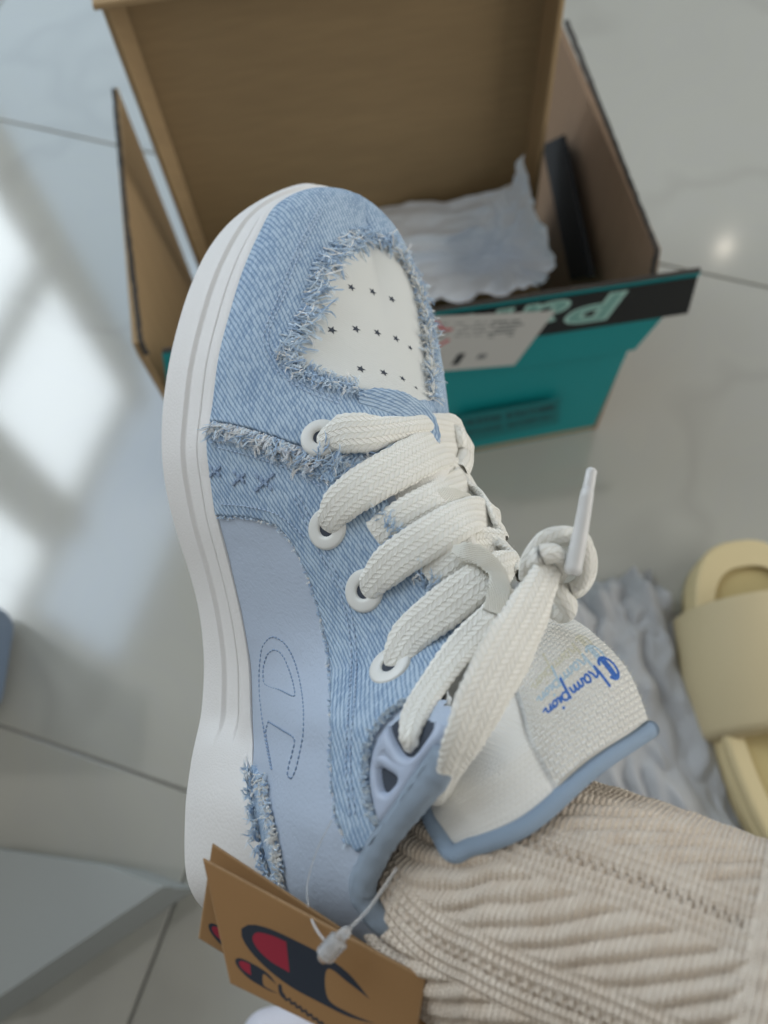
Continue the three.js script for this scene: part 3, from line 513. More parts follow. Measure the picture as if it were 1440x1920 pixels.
// band swept along 3-D points: [{ p, n, w }] with full width w and thickness th (metres), braided texture along it
function band(pts, th, { seg = 14, n = 60, flat = 2.6, uv0 = 0, cap = true } = {}) {
  const c = new THREE.CatmullRomCurve3(pts.map((q) => q.p), false, 'centripetal'), N = new THREE.CatmullRomCurve3(pts.map((q) => q.n.clone().normalize().multiplyScalar(10)), false, 'centripetal');
  const len = c.getLength(), P = [], T = [], X = [], Nn = [], Wd = [];
  for (let i = 0; i <= n; i++) {
    const t = i / n; P.push(c.getPoint(t)); T.push(c.getTangent(t)); const nn = N.getPoint(t).normalize(), x = T[i].clone().cross(nn).normalize(); X.push(x); Nn.push(x.clone().cross(T[i]).normalize());
    const f = t * (pts.length - 1), k = Math.min(Math.floor(f), pts.length - 2), m = f - k, s = m * m * (3 - 2 * m); Wd.push([lerp(pts[k].w, pts[k + 1].w, s), lerp(pts[k].th ?? th, pts[k + 1].th ?? th, s)]);
  }
  let run = 0;
  return gridGeo(seg * 2, n, (i, j) => {
    if (i === 0 && j) run += P[j].distanceTo(P[j - 1]);
    const a = i / (seg * 2) * 2 * Math.PI, ca = Math.cos(a), sa = Math.sin(a), w = Wd[j][0] / 2, e = j === 0 || j === n ? (cap ? 0.72 : 1) : 1;
    const x = Math.sign(ca) * Math.pow(Math.abs(ca), 2 / flat) * w * e, y = Math.sign(sa) * Math.pow(Math.abs(sa), 2 / 2.1) * Wd[j][1] / 2 * e;
    const lump = 0.0004 * (fbm(run * 420, x * 420 + (sa > 0 ? 9 : 0), 3, 2) - 0.5), wob = 0.00022 * Math.sin(run * 2600 + (ca > 0 ? 1 : 0)) * Math.pow(Math.abs(ca), 6);
    return { p: P[j].clone().addScaledVector(X[j], x + wob * Math.sign(ca)).addScaledVector(Nn[j], y + lump * Math.sign(sa) * Math.min(1, Math.abs(sa) * 2)), uv: [run + uv0, (sa >= 0 ? x : -x + 0.05) + 0.00875] };
  }, true);
}
const laceFuzz = [];
function fuzzOn(g, n, S, len = 1) {                              // short fibres standing off a mesh
  const P = g.attributes.position, N = g.attributes.normal, a = V3(), b = V3();
  for (let k = 0; k < n; k++) { const i = Math.floor(rnd() * P.count); a.fromBufferAttribute(P, i); b.fromBufferAttribute(N, i); const d = b.clone().add(V3(rr(-1, 1), rr(-1, 1), rr(-1, 1)).multiplyScalar(0.9)).normalize(), L = rr(0.4, 1.3) * len / 1000; S.add([a.clone(), a.clone().addScaledVector(d, L * 0.5), a.clone().addScaledVector(d, L).addScaledVector(b, -0.35 * L)], 0.000045, cream()); }
}
const depthOf = (p) => { const v = p.clone().applyMatrix4(shoe.matrixWorld).sub(EYE); return -v.dot(cw(V3(0, 0, 1))); };
// lace control points [x, y, width in px, height in mm above the upper, distance if off the upper]
function lacePts(list) {
  let lastN = V3(0, 1, 0), lastD = 0.26;
  return list.map(([x, y, w, h, dist]) => {
    let q, n, s = dist ? null : hit(x, y), k = 0;
    while (!s && !dist && k < 40) { k++; s = hit(x - 4 * k, y); }   // past the outline: bend round the far side
    if (s) { n = s.n.clone().lerp(V3(0, 0.2, 1), Math.min(0.7, k * 0.05)).normalize(); q = shoePx(x, y, depthOf(s.p.clone().addScaledVector(s.n, h / 1000)) + 0.0007 * k); }
    else { n = lastN; q = shoePx(x, y, dist ?? lastD + 0.003); }
    lastN = n; lastD = depthOf(q); const view = q.clone().sub(eyeS).normalize().negate();
    return { p: q, n: n.clone().lerp(view, 0.35).normalize(), w: w * depthOf(q) / FPX };
  });
}

// ---- sole
{
  const loopPts = []; const n = NR * 12;                          // around: seen side heel -> toe, hidden side toe -> heel
  for (let k = 0; k <= n; k++) loopPts.push([k / 12, 1]); for (let k = n - 1; k >= 0; k--) loopPts.push([k / 12, -1]);
  const sideAt = ([a, sg], t) => { const q = row(CT, a), s0 = sg > 0 ? q[8] : -q[9], s1 = sg > 0 ? q[1] : -q[2], toe = 5 * sstep(a, 17, 22); return { l: lerp(q[7], q[0], t), s: lerp(s0, s1, t), u: lerp(toe, q[3], t), a }; };
  const ts = []; for (let k = 0; k <= 132; k++) ts.push(k / 120);
  const prof = (t, a) => {
    const mid = sstep(a, 4.6, 6), g = (c, w) => Math.exp(-(((t - c) / w) ** 2));
    let o = -2.6 * Math.max(0, 1 - t / 0.1) ** 2;
    o += mid * (1.5 * g(0.5, 0.024) - 0.4 * sstep(t, 0.12, 0.47) * (1 - sstep(t, 0.47, 0.53)) - 1.9 * g(0.76, 0.0125) + (t > 0.53 ? -0.2 : 0));
    if (t > 0.76) o += mid * 1.5 * Math.sin(Math.PI * clamp((t - 0.76) / 0.3, 0, 1));
    o += (1 - mid) * 2.2 * Math.sin(Math.PI * clamp(t, 0, 1)) * (t < 1 ? 1 : 0);
    return o;
  };
  const m = loopPts.length - 1;
  const g = gridGeo(m, ts.length - 1, (i, j) => {
    const t = ts[j], tt = Math.min(t, 1), lp = loopPts[i], A = sideAt(lp, tt), B = sideAt(loopPts[Math.min(i + 1, m)], tt), Z = sideAt(loopPts[Math.max(i - 1, 0)], tt);
    let nl = -(B.s - Z.s), ns = B.l - Z.l; const L = Math.hypot(nl, ns) || 1; nl /= L; ns /= L; if (i === 0 || i === m) { nl = -1; ns = 0; }
    const o = prof(t, lp[0]) - (t > 1 ? (t - 1) * 38 : 0), dn = t > 1 ? (t - 1) * 8 : 0;
    return { p: mm(A.l + nl * o, A.s + ns * o, A.u - dn), uv: [i / 12 * 0.0125, tt * 0.033] };
  }, true);
  part('sole', g, M.sole, shoe);
  const sh = new THREE.Shape(loopPts.filter((_, i) => i % 3 === 0).map((lp) => { const A = sideAt(lp, 0.02); return new THREE.Vector2(A.l / 1000 * 0.985 + 0.002, -A.s / 1000 * 0.96); })), bot = new THREE.ShapeGeometry(sh);
  bot.rotateX(Math.PI / 2); bot.translate(0, 0.002, 0); part('outsole', bot, M.sole, shoe);
}

// ---- upper
part('side_panel', surfaceMesh((i, j) => { const o = (j * (NA + 1) + i) * 3; return !(i < collarA * 36 && j >= NB / 2 && j < NB / 2 + 3) && !(gp[o] < 0.088 && gp[o] > 0.05 && gp[o + 1] > 0.112 && gp[o + 2] > -0.0215); }, 1), M.leather, shoe);
const whiteOutline = [[640, 472], [690, 445], [750, 468], [790, 550], [808, 640], [815, 765], [720, 768], [652, 728], [552, 692], [540, 655], [578, 600], [590, 545], [606, 505]];
panel('toe_panel', M.white, { outer: whiteOutline, h: 0.5, e: 0.6, step: 2, uvTurn: 0.4 });
const toeHole = [[636, 478], [690, 452], [747, 472], [784, 550], [801, 640], [808, 752], [722, 756], [660, 722], [560, 687], [548, 655], [588, 600], [600, 545], [612, 508]];
panel('toe_denim', M.denim, { outer: [{ l: 165, v: 120 }, { l: 200, v: 120 }, { l: 320, v: 120 }, { l: 320, v: -120 }, { l: 200, v: -120 }, { l: 150, v: -120 }, { l: 150, v: -60 }, { l: 158, v: -30 }, [815, 770], [770, 800], [700, 850], [640, 868], [600, 850], [530, 826], [470, 806], [402, 792], { l: 160, v: 90 }], holes: [toeHole], h: 1.3, e: 0.9, rough: 0.35, smooth: false });
panel('quarter_denim', M.denim, { outer: [[402, 800], [470, 822], [560, 852], [630, 872], [690, 880], [752, 980], [828, 1088], [880, 1180], [868, 1232], [838, 1268], [790, 1306], [740, 1338], [704, 1380], [690, 1440], [696, 1500], [712, 1548], [706, 1580], [672, 1600], [652, 1580], [633, 1530], [624, 1450], [624, 1360], [621, 1260], [606, 1170], [582, 1085], [552, 1022], [520, 985], [470, 971], [412, 968], { l: 128, v: 95 }, { l: 150, v: 95 }], h: 1.4, e: 0.8, rough: 0.5, smooth: false });
panel('quarter_denim', M.denim, { outer: [{ l: 152, v: -22 }, { l: 152, v: -120 }, { l: 55, v: -120 }, { l: 60, v: -30 }, { l: 90, v: -14 }, { l: 125, v: -16 }], h: 1.4, e: 0.8, step: 2, rough: 0.5, smooth: false });
panel('heel_denim', M.denim, { outer: [[474, 1436], [492, 1470], [503, 1520], [520, 1575], [530, 1640], [534, 1700], [500, 1690], [490, 1600], [474, 1520]], h: 1.2, e: 0.8, rough: 0.6 });
panel('tongue_strip', M.tongue, { outer: [{ l: 60, v: 24 }, { l: 100, v: 17 }, { l: 150, v: 14 }, { l: 152, v: -14 }, { l: 100, v: -16 }, { l: 60, v: -24 }], h: 0.6, e: 1, step: 2 });

// rubber eyelet piece with two triangular openings
{
  const out = [[838, 1300], [790, 1322], [748, 1348], [712, 1388], [698, 1440], [702, 1496], [718, 1545], [745, 1520], [790, 1450], [832, 1385], [850, 1330]];
  const h1 = [[738, 1352], [752, 1400], [772, 1420], [800, 1392], [812, 1350], [786, 1330]], h2 = [[720, 1441], [730, 1446], [748, 1458], [748, 1466], [728, 1486], [723, 1478]];
  panel('eyelet_backing', M.dark, { outer: out, h: 0.5, e: 0.5 });
  panel('eyelet_piece', M.rubber, { outer: out, holes: [h1, h2], h: 2.4, e: 2.0, relief: (x, y, d) => -0.0006 * Math.exp(-(((d - 0.0033) / 0.0004) ** 2)) });
}
// star perforations as flat dark shapes, shade inside the holes painted in
for (const [x, y, r] of [[658, 540, 8.5], [698, 548, 8.5], [734, 562, 8], [622, 620, 9.5], [667, 618, 9], [707, 625, 8.5], [742, 636, 8], [768, 653, 6], [676, 693, 9], [719, 700, 8.5], [754, 711, 7], [779, 728, 4.5]]) {
  const q = hit(x, y); if (!q) continue;
  const d = depthOf(q.p), R = r * d / FPX * 1.12, s = new THREE.Shape(); for (let k = 0; k < 10; k++) { const a = k * Math.PI / 5 + 0.3, w = k & 1 ? R * 0.42 : R; k ? s.lineTo(Math.sin(a) * w, Math.cos(a) * w) : s.moveTo(Math.sin(a) * w, Math.cos(a) * w); }
  const g = new THREE.ShapeGeometry(s), z = q.n, x1 = V3(1, 0, 0).sub(z.clone().multiplyScalar(z.x)).normalize();
  g.applyMatrix4(new THREE.Matrix4().makeBasis(z.clone().cross(x1).negate(), x1, z).setPosition(q.p.clone().addScaledVector(z, 0.00035)));
  part('star_hole', g, M.dark, shoe);
}
// eyelets
const eyeletGeo = new THREE.LatheGeometry([[2.3, -0.6], [2.4, 0.35], [2.8, 0.8], [3.8, 0.95], [5.6, 0.85], [6.3, 0.45], [6.45, -0.3]].map(([x, y]) => new THREE.Vector2(x / 1000, y / 1000)), 40);
const holeGeo = new THREE.CylinderGeometry(0.0024, 0.0024, 0.0004, 24);
for (const [x, y] of [[603, 824], [617, 992], [687, 1108], [735, 1252]]) {
  const q = hit(x, y); if (!q) continue; const g = new THREE.Group(); g.name = 'eyelet'; shoe.add(g);
  g.position.copy(q.p).addScaledVector(q.n, 0.0012); g.quaternion.setFromUnitVectors(V3(0, 1, 0), q.n);
  part('ring', eyeletGeo, M.eyelet, g); part('hole', holeGeo, M.dark, g);
}
// collar roll and lining
{
  const pts = []; for (let a = 5.6; a > 0.02; a -= 0.35) { const p = upper(a, 1); pts.push(p); } const mir = pts.slice(3).map((p) => V3(p.x, p.y, -p.z)).reverse();
  const all = [...pts, V3(upper(0, 1).x, upper(0, 1).y, 0), ...mir];
  const c = new THREE.CatmullRomCurve3(all, false, 'centripetal'), n = 160, cc = c.getLength();
  const end = (t) => Math.sqrt(clamp(Math.min(t, 1 - t) / 0.02, 0.02, 1));
  const tube = gridGeo(24, n, (i, j) => {
    const t = j / n, p = c.getPoint(t), T = c.getTangent(t), up = V3(0, 1, 0), x = T.clone().cross(up).normalize(), y = x.clone().cross(T), a = i / 24 * 2 * Math.PI, r = (0.0033 + 0.0006 * Math.exp(-(((t - 0.06) / 0.09) ** 2))) * end(t) * (1 + 0.16 * (fbm(t * 90, i * 0.25, 3, 2) - 0.5));
    return { p: p.clone().addScaledVector(x, Math.cos(a) * r * 0.95 - 0.001).addScaledVector(y, Math.sin(a) * r * 1.15), uv: [t * cc, a * 0.006] };
  }, true);
  part('collar', tube, M.velour, shoe);
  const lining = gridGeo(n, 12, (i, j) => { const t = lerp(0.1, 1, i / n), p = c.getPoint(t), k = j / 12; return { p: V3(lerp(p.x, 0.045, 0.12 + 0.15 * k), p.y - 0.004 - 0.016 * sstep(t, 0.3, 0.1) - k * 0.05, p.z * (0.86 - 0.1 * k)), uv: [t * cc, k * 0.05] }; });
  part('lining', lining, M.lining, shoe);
}
// tongue: padded, with a woven label, print and rolled binding
{
  const S = (x, y, s) => { const r = rayS(x, y), t = (-s / 1000 - eyeS.z) / r.z; return eyeS.clone().addScaledVector(r, t).toArray(); };
  const sv = [18, 8.5, -8, -28];
  const rows = [[[850, 1310], [902, 1222], [966, 1146], [1048, 1124]], [[826, 1400], [896, 1290], [970, 1196], [1058, 1160]], [[808, 1462], [915, 1365], [1012, 1270], [1108, 1192]], [[806, 1530], [930, 1440], [1057, 1347], [1172, 1256]], [[850, 1600], [985, 1548], [1112, 1440], [1219, 1368]]];
  const net = rows.map((r) => r.map((p, i) => S(p[0], p[1], sv[i])));
  const point = (u, v) => netPoint(net, u * 3, v * 4), normal = (u, v) => { const p = point(u, v), n = point(u + 1e-3, v).sub(p).cross(point(u, v + 1e-3).sub(p)).normalize(); if (n.dot(eyeS.clone().sub(p)) < 0) n.negate(); return n; };
  const pad = (u, v) => 0.0042 * Math.pow(Math.max(0, Math.min(1, Math.min(u, 1 - u) * 7)), 0.5) * Math.pow(clamp((1 - v) * 5, 0, 1), 0.5);
  const dip = (u) => 0.0009 * Math.exp(-(((u - 0.492) / 0.008) ** 2));
  const nu = 90, nv = 70, front = gridGeo(nu, nv, (i, j) => { const u = i / nu, v = j / nv, p = point(u, v); return { p: p.addScaledVector(normal(u, v), pad(u, v) - dip(u)), uv: [u * 0.075, v * 0.04] }; });
  const backS = gridGeo(nu, nv, (i, j) => { const u = i / nu, v = j / nv, p = point(u, v); return { p: p.addScaledVector(normal(u, v), -pad(u, v) - 0.0003), uv: [u * 0.075, v * 0.04] }; });
  const tg = new THREE.Group(); tg.name = 'tongue'; shoe.add(tg);
  part('tongue_body', mergeGeometries([front, backS]), M.tongue, tg);
  // woven label over the right part with the printed script, read from the toe side
  const print = canvas(1024, 640, (x, w, h) => {
    x.fillStyle = '#eeece5'; x.fillRect(0, 0, w, h);
    for (let j = 0; j < 64; j++) for (let i = 0; i < 100; i++) { x.fillStyle = `rgba(${rnd() < 0.5 ? '150,148,140' : '255,255,250'},${rr(0.05, 0.22)})`; x.fillRect(i * 10.3 + (j & 1) * 5, j * 10, 6, 5); if (((i * 7 + j * 3) % 6) === 0 && j > 34) { x.fillStyle = 'rgba(140,138,130,.3)'; x.fillRect(i * 10.3, j * 10, 4, 5); } }
    const word = (ox, oy, color) => {
      x.save(); x.translate(ox, oy); x.strokeStyle = x.fillStyle = color; x.lineCap = x.lineJoin = 'round';
      // the round C with its bar
      x.lineWidth = 17; x.beginPath(); x.ellipse(66, 0, 44, 62, -0.15, 0.75, Math.PI * 2 - 0.75); x.stroke();
      x.beginPath(); x.moveTo(46, -58); x.lineTo(84, -50); x.lineTo(84, 52); x.lineTo(46, 58); x.fill();
      const pen = (wd, pts) => { x.lineWidth = wd; x.beginPath(); const c = spline2(pts, 40); c.forEach((p, i) => (i ? x.lineTo(p[0], p[1]) : x.moveTo(p[0], p[1]))); x.stroke(); };
      pen(16, [[132, -74], [134, -20], [138, 42]]); pen(13, [[138, 38], [150, 0], [166, -6], [172, 20], [184, 40]]);
      pen(13, [[226, 2], [206, -4], [196, 20], [206, 40], [224, 26], [228, 6], [232, 34], [244, 38]]);
      pen(13, [[244, 38], [250, 6], [264, 4], [268, 36]]); pen(13, [[268, 36], [276, 6], [290, 4], [294, 36]]); pen(13, [[294, 36], [302, 6], [316, 6], [322, 38]]);
      pen(16, [[346, -8], [344, 40], [340, 118]]); pen(13, [[346, 6], [366, -6], [384, 16], [370, 40], [350, 34]]);
      pen(13, [[388, 34], [400, 4], [404, 36], [416, 36]]); x.beginPath(); x.arc(404, -30, 9, 0, 7); x.fill();
      pen(13, [[436, 4], [420, 18], [432, 40], [450, 24], [438, 4], [458, 10]]); pen(13, [[464, 38], [466, 4]]); pen(13, [[466, 30], [478, 6], [492, 10], [496, 38], [514, 30]]);
      x.restore();
    };
    x.scale(1.55, 0.78); word(66, 470, '#dfdcc9'); word(58, 375, '#c3d8e6'); word(46, 280, '#4377cd');
  });
  const lu0 = 0.5, label = gridGeo(60, 50, (i, j) => { const u = lerp(lu0, 0.985, i / 60), v = lerp(0.26, 0.965, j / 50); return { p: point(u, v).addScaledVector(normal(u, v), pad(u, v) + 0.0007 + 0.0006 * Math.sin(Math.PI * Math.min(1, i / 8) / 2)), uv: [1 - i / 60, j / 50] }; });
  part('tongue_label', label, stdm({ map: print, bumpMap: metres(weaveBump.clone(), 0.5), bumpScale: 0.0006, roughness: 0.8 }), tg);
  const edge = []; for (const v of [0.5, 0.7, 0.88]) edge.push(point(0, v)); for (let k = 0; k <= 12; k++) edge.push(point(k / 12, 1));
  const bind = new THREE.TubeGeometry(new THREE.CatmullRomCurve3(edge, false, 'centripetal'), 120, 0.0023, 14), buv = bind.attributes.uv; for (let i = 0; i < buv.count; i++) buv.setXY(i, buv.getX(i) * 0.12, buv.getY(i) * 0.018);
  const knob = new THREE.SphereGeometry(0.0023, 14, 10); knob.translate(edge.at(-1).x, edge.at(-1).y, edge.at(-1).z);
  part('tongue_binding', mergeGeometries([bind, knob]), M.binding, tg);
  const S2 = new Strands();
  for (let k = 0; k < 260; k++) { const v = rnd(), p = point(1, v), n = normal(1, v), d = p.clone().sub(point(0.96, v)).normalize().addScaledVector(n, rr(-0.4, 0.5)).add(V3(rr(-0.5, 0.5), rr(-0.5, 0.5), rr(-0.5, 0.5))).normalize(), L = rr(0.4, 1.8) / 1000; S2.add([p.clone().addScaledVector(n, rr(-1, 1) / 1000), p.clone().addScaledVector(d, L * 0.5), p.clone().addScaledVector(d, L).addScaledVector(n, rr(-0.3, 0.3) * L)], 0.0001, cream()); }
  S2.build('frayed_edge', M.fray, tg);
}

// ---- stitching
{
  const T = [], Tp = [], E1 = [];
  const J = (s, l) => l.map((p) => s(p[0], p[1])), z3 = (x, y) => [280 + x / 2.571, 900 + y / 2.571];
  stitchRun(J(z3, [[587, 1390], [560, 1250], [545, 1150], [534, 1050], [530, 950], [534, 870], [548, 800], [590, 757], [630, 770], [665, 805], [700, 875], [722, 950], [738, 1040], [745, 1130], [742, 1220], [724, 1320], [704, 1400], [682, 1438], [668, 1425], [672, 1380], [688, 1320], [698, 1248], [640, 1205], [575, 1165]]), { gap: 1.5, length: 1.15, r: 0.27, h: 0.12 }, T);
  stitchRun(J(z3, [[598, 818], [572, 838], [553, 890], [550, 950], [560, 984], [630, 1012], [700, 1040], [696, 990], [676, 920], [645, 850], [620, 824], [598, 818]]), { gap: 1.5, length: 1.15, r: 0.27, h: 0.12 }, T);
  stitchRun(J(z3, [[575, 1165], [562, 1210], [572, 1290], [590, 1390]]), { gap: 1.5, length: 1.15, r: 0.27, h: 0.12 }, T);
  part('logo_stitching', mergeGeometries(T), M.thread, shoe, 'stuff');
  // seams on the denim
  stitchRun([[600, 395], [560, 470], [528, 560], [500, 640], [520, 690], [570, 730], [640, 760]].map(([x, y]) => [x + 0, y]), { gap: 1.6, length: 1.15, r: 0.22, h: 1.35, doubled: 0.8 }, Tp);
  stitchRun([[560, 930], [606, 1030], [650, 1120], [668, 1220], [664, 1330], [660, 1440], [668, 1530]], { gap: 1.6, length: 1.2, r: 0.23, h: 1.45, doubled: 0.9 }, Tp);
  stitchRun([[420, 945], [470, 950], [525, 965], [575, 1005]], { gap: 1.6, length: 1.2, r: 0.23, h: 1.45 }, Tp);
  stitchRun([[408, 838], [480, 858], [560, 888], [620, 925]], { gap: 1.6, length: 1.2, r: 0.23, h: 1.45 }, Tp);
  part('seam_stitching', mergeGeometries(Tp), M.paleThread, shoe, 'stuff');
  for (const [x, y, r] of [[410, 884, 8], [456, 897, 11], [501, 906, 14]]) for (const dd of [-1, 1]) for (const o of [-1.5, 1.5]) stitchRun([[x - r, y - r * dd * 0.9 + o], [x + r, y + r * dd * 0.9 + o]], { gap: 2.2, length: 2.0, r: 0.34, h: 1.5 }, E1);
  part('cross_stitching', mergeGeometries(E1), M.thread, shoe, 'stuff');
}
// ---- frayed edges
fray('frayed_edge', [[735, 474], [690, 452], [636, 478], [612, 508], [600, 545], [588, 600], [548, 655], [556, 686]], { per: 80, len: [4.5, 9], side: -1, h: 1.3, back: 6, lift: 1.2, r: 0.2 });
fray('frayed_edge', [[538, 665], [556, 700], [600, 722], [650, 735], [676, 745]], { per: 70, len: [2.5, 5], side: 1, h: 1.4, back: 2.5, lift: 1.5, r: 0.15 });
fray('frayed_edge', [[670, 725], [640, 718], [600, 702], [556, 684]], { per: 50, len: [2, 4], side: 1, h: 1.2, back: 1.5, lift: 1.3, r: 0.15 });
fray('frayed_edge', [[746, 470], [778, 545], [794, 620], [801, 690], [806, 752]], { per: 60, len: [2.5, 5.5], side: -1, h: 1.0, back: 2, lift: 1.3, r: 0.15 });
fray('frayed_edge', [[726, 440], [775, 520], [802, 600], [812, 690]], { per: 45, len: [2, 5], side: -1, h: 1.4, back: 3, lift: 1.5, r: 0.15 });
fray('frayed_edge', [[748, 478], [780, 545], [796, 620], [803, 690], [808, 750]], { per: 120, len: [2.5, 5.5], side: 1, h: 1.4, back: 0.5, lift: 1.1, r: 0.15, color: () => rnd() < 0.5 ? mixc([0.8, 0.8, 0.76], [0.92, 0.91, 0.87], rnd()) : jeans() });
fray('frayed_edge', [[402, 796], [450, 806], [510, 824], [560, 845], [606, 868]], { per: 120, len: [4, 7.5], side: 1, h: 1.2, back: 1, lift: 0.9, r: 0.19, color: () => rnd() < 0.45 ? mixc([0.7, 0.74, 0.8], [0.86, 0.86, 0.85], rnd()) : jeans() });
fray('frayed_edge', [[402, 822], [470, 836], [550, 868], [620, 905]], { per: 110, len: [0.8, 2.2], side: 1, h: 1.4, back: 0.8, lift: 1.3, r: 0.14 });
fray('frayed_edge', [[600, 850], [630, 890], [650, 915]], { per: 60, len: [4, 8], side: -1, h: 1.2, back: 3, lift: 1, r: 0.15 });
fray('frayed_edge', [[640, 880], [690, 878], [740, 860]], { per: 120, len: [2.5, 5], side: -1, h: 1.5, back: 2, lift: 1, r: 0.15 });
fray('frayed_edge', [[700, 965], [735, 985], [752, 1010]], { per: 60, len: [3, 6], side: -1, h: 1.5, back: 3, lift: 1, r: 0.15 });
fray('frayed_edge', [[780, 1075], [815, 1088], [826, 1125], [800, 1140]], { per: 60, len: [3, 6], side: -1, h: 1.5, back: 4, lift: 1, r: 0.15 });
fray('frayed_edge', [[470, 1440], [476, 1490], [482, 1550], [496, 1610], [516, 1670]], { per: 105, len: [3, 6], side: -1, h: 1, back: 3.5, lift: 1.4, r: 0.16 });
fray('frayed_edge', [[495, 1460], [510, 1530], [526, 1600], [534, 1660]], { per: 110, len: [2, 4], side: 1, h: 1, back: 3, lift: 1.4, r: 0.16, color: () => rnd() < 0.5 ? [0.8, 0.8, 0.78] : jeans() });
fray('frayed_edge', [[412, 968], [470, 971], [520, 985], [552, 1022], [582, 1085], [606, 1170], [621, 1260], [624, 1360], [624, 1450], [633, 1530], [655, 1582]], { per: 45, len: [0.4, 1.3], side: 1, h: 0.6, back: 0.5, lift: 1, r: 0.12 });
fray('frayed_edge', [[838, 1268], [790, 1306], [740, 1338], [704, 1380], [690, 1440], [696, 1500], [712, 1548]], { per: 120, len: [0.8, 2], side: 1, h: 1.2, back: 1.5, lift: 1.2, r: 0.13, color: () => mixc([0.42, 0.55, 0.7], [0.75, 0.8, 0.82], rnd()) });
// ---- laces
const fuzz = new Strands(), lace = (list, th = 0.0028, o) => { const g = band(lacePts(list.map(([x, y, w, ...q]) => [x, y, w * 1.05, ...q])), th, o); fuzzOn(g, 260, fuzz); return part('lace', g, M.lace, shoe); };
lace([[700, 1005, 56, 1.2], [760, 962, 60, 2], [820, 930, 62, 2.4], [872, 905, 60, 1.5]], 0.0022);
lace([[800, 1085, 58, 1.5], [850, 1045, 60, 2.2], [905, 1018, 60, 2.2], [945, 1020, 52, 1]], 0.0022);
lace([[820, 868, 34, 2], [858, 880, 44, 3], [893, 922, 46, 3], [925, 968, 44, 2.4], [948, 1010, 36, 1]], 0.0026);
lace([[604, 828, 26, -1], [614, 822, 44, 2.5], [644, 813, 78, 5.2], [686, 811, 80, 6.2], [733, 806, 56, 5.6], [775, 800, 42, 5], [822, 797, 44, 4.6], [853, 806, 56, 4.4], [872, 830, 54, 3], [873, 856, 46, 1.5], [866, 884, 36, 0]], 0.0046);
lace([[611, 992, 26, -1.5], [615, 978, 50, 3], [641, 943, 74, 4.8], [686, 910, 84, 5.4], [745, 877, 86, 5.6], [804, 846, 84, 4.8], [846, 836, 74, 3.2], [876, 836, 50, 0.5]]);
lace([[684, 1112, 26, -1.5], [692, 1100, 52, 3], [734, 1056, 76, 5], [802, 1010, 80, 5.8], [860, 975, 78, 5], [905, 965, 66, 3.4], [935, 975, 40, 1]]);
lace([[732, 1256, 26, -1.5], [740, 1238, 56, 3], [768, 1192, 76, 5], [832, 1139, 82, 6], [890, 1094, 76, 5.6], [938, 1064, 62, 4.4], [966, 1052, 40, 2]]);
lace([[900, 1004, 40, 5], [935, 1015, 44, 6], [962, 1045, 42, 5], [974, 1080, 36, 3]], 0.0028);
lace([[770, 1405, 24, -1.5], [767, 1384, 40, 3.5], [782, 1333, 58, 5], [815, 1280, 60, 5.5], [866, 1212, 62, 6], [920, 1156, 52, 7], [968, 1118, 40, 8]]);
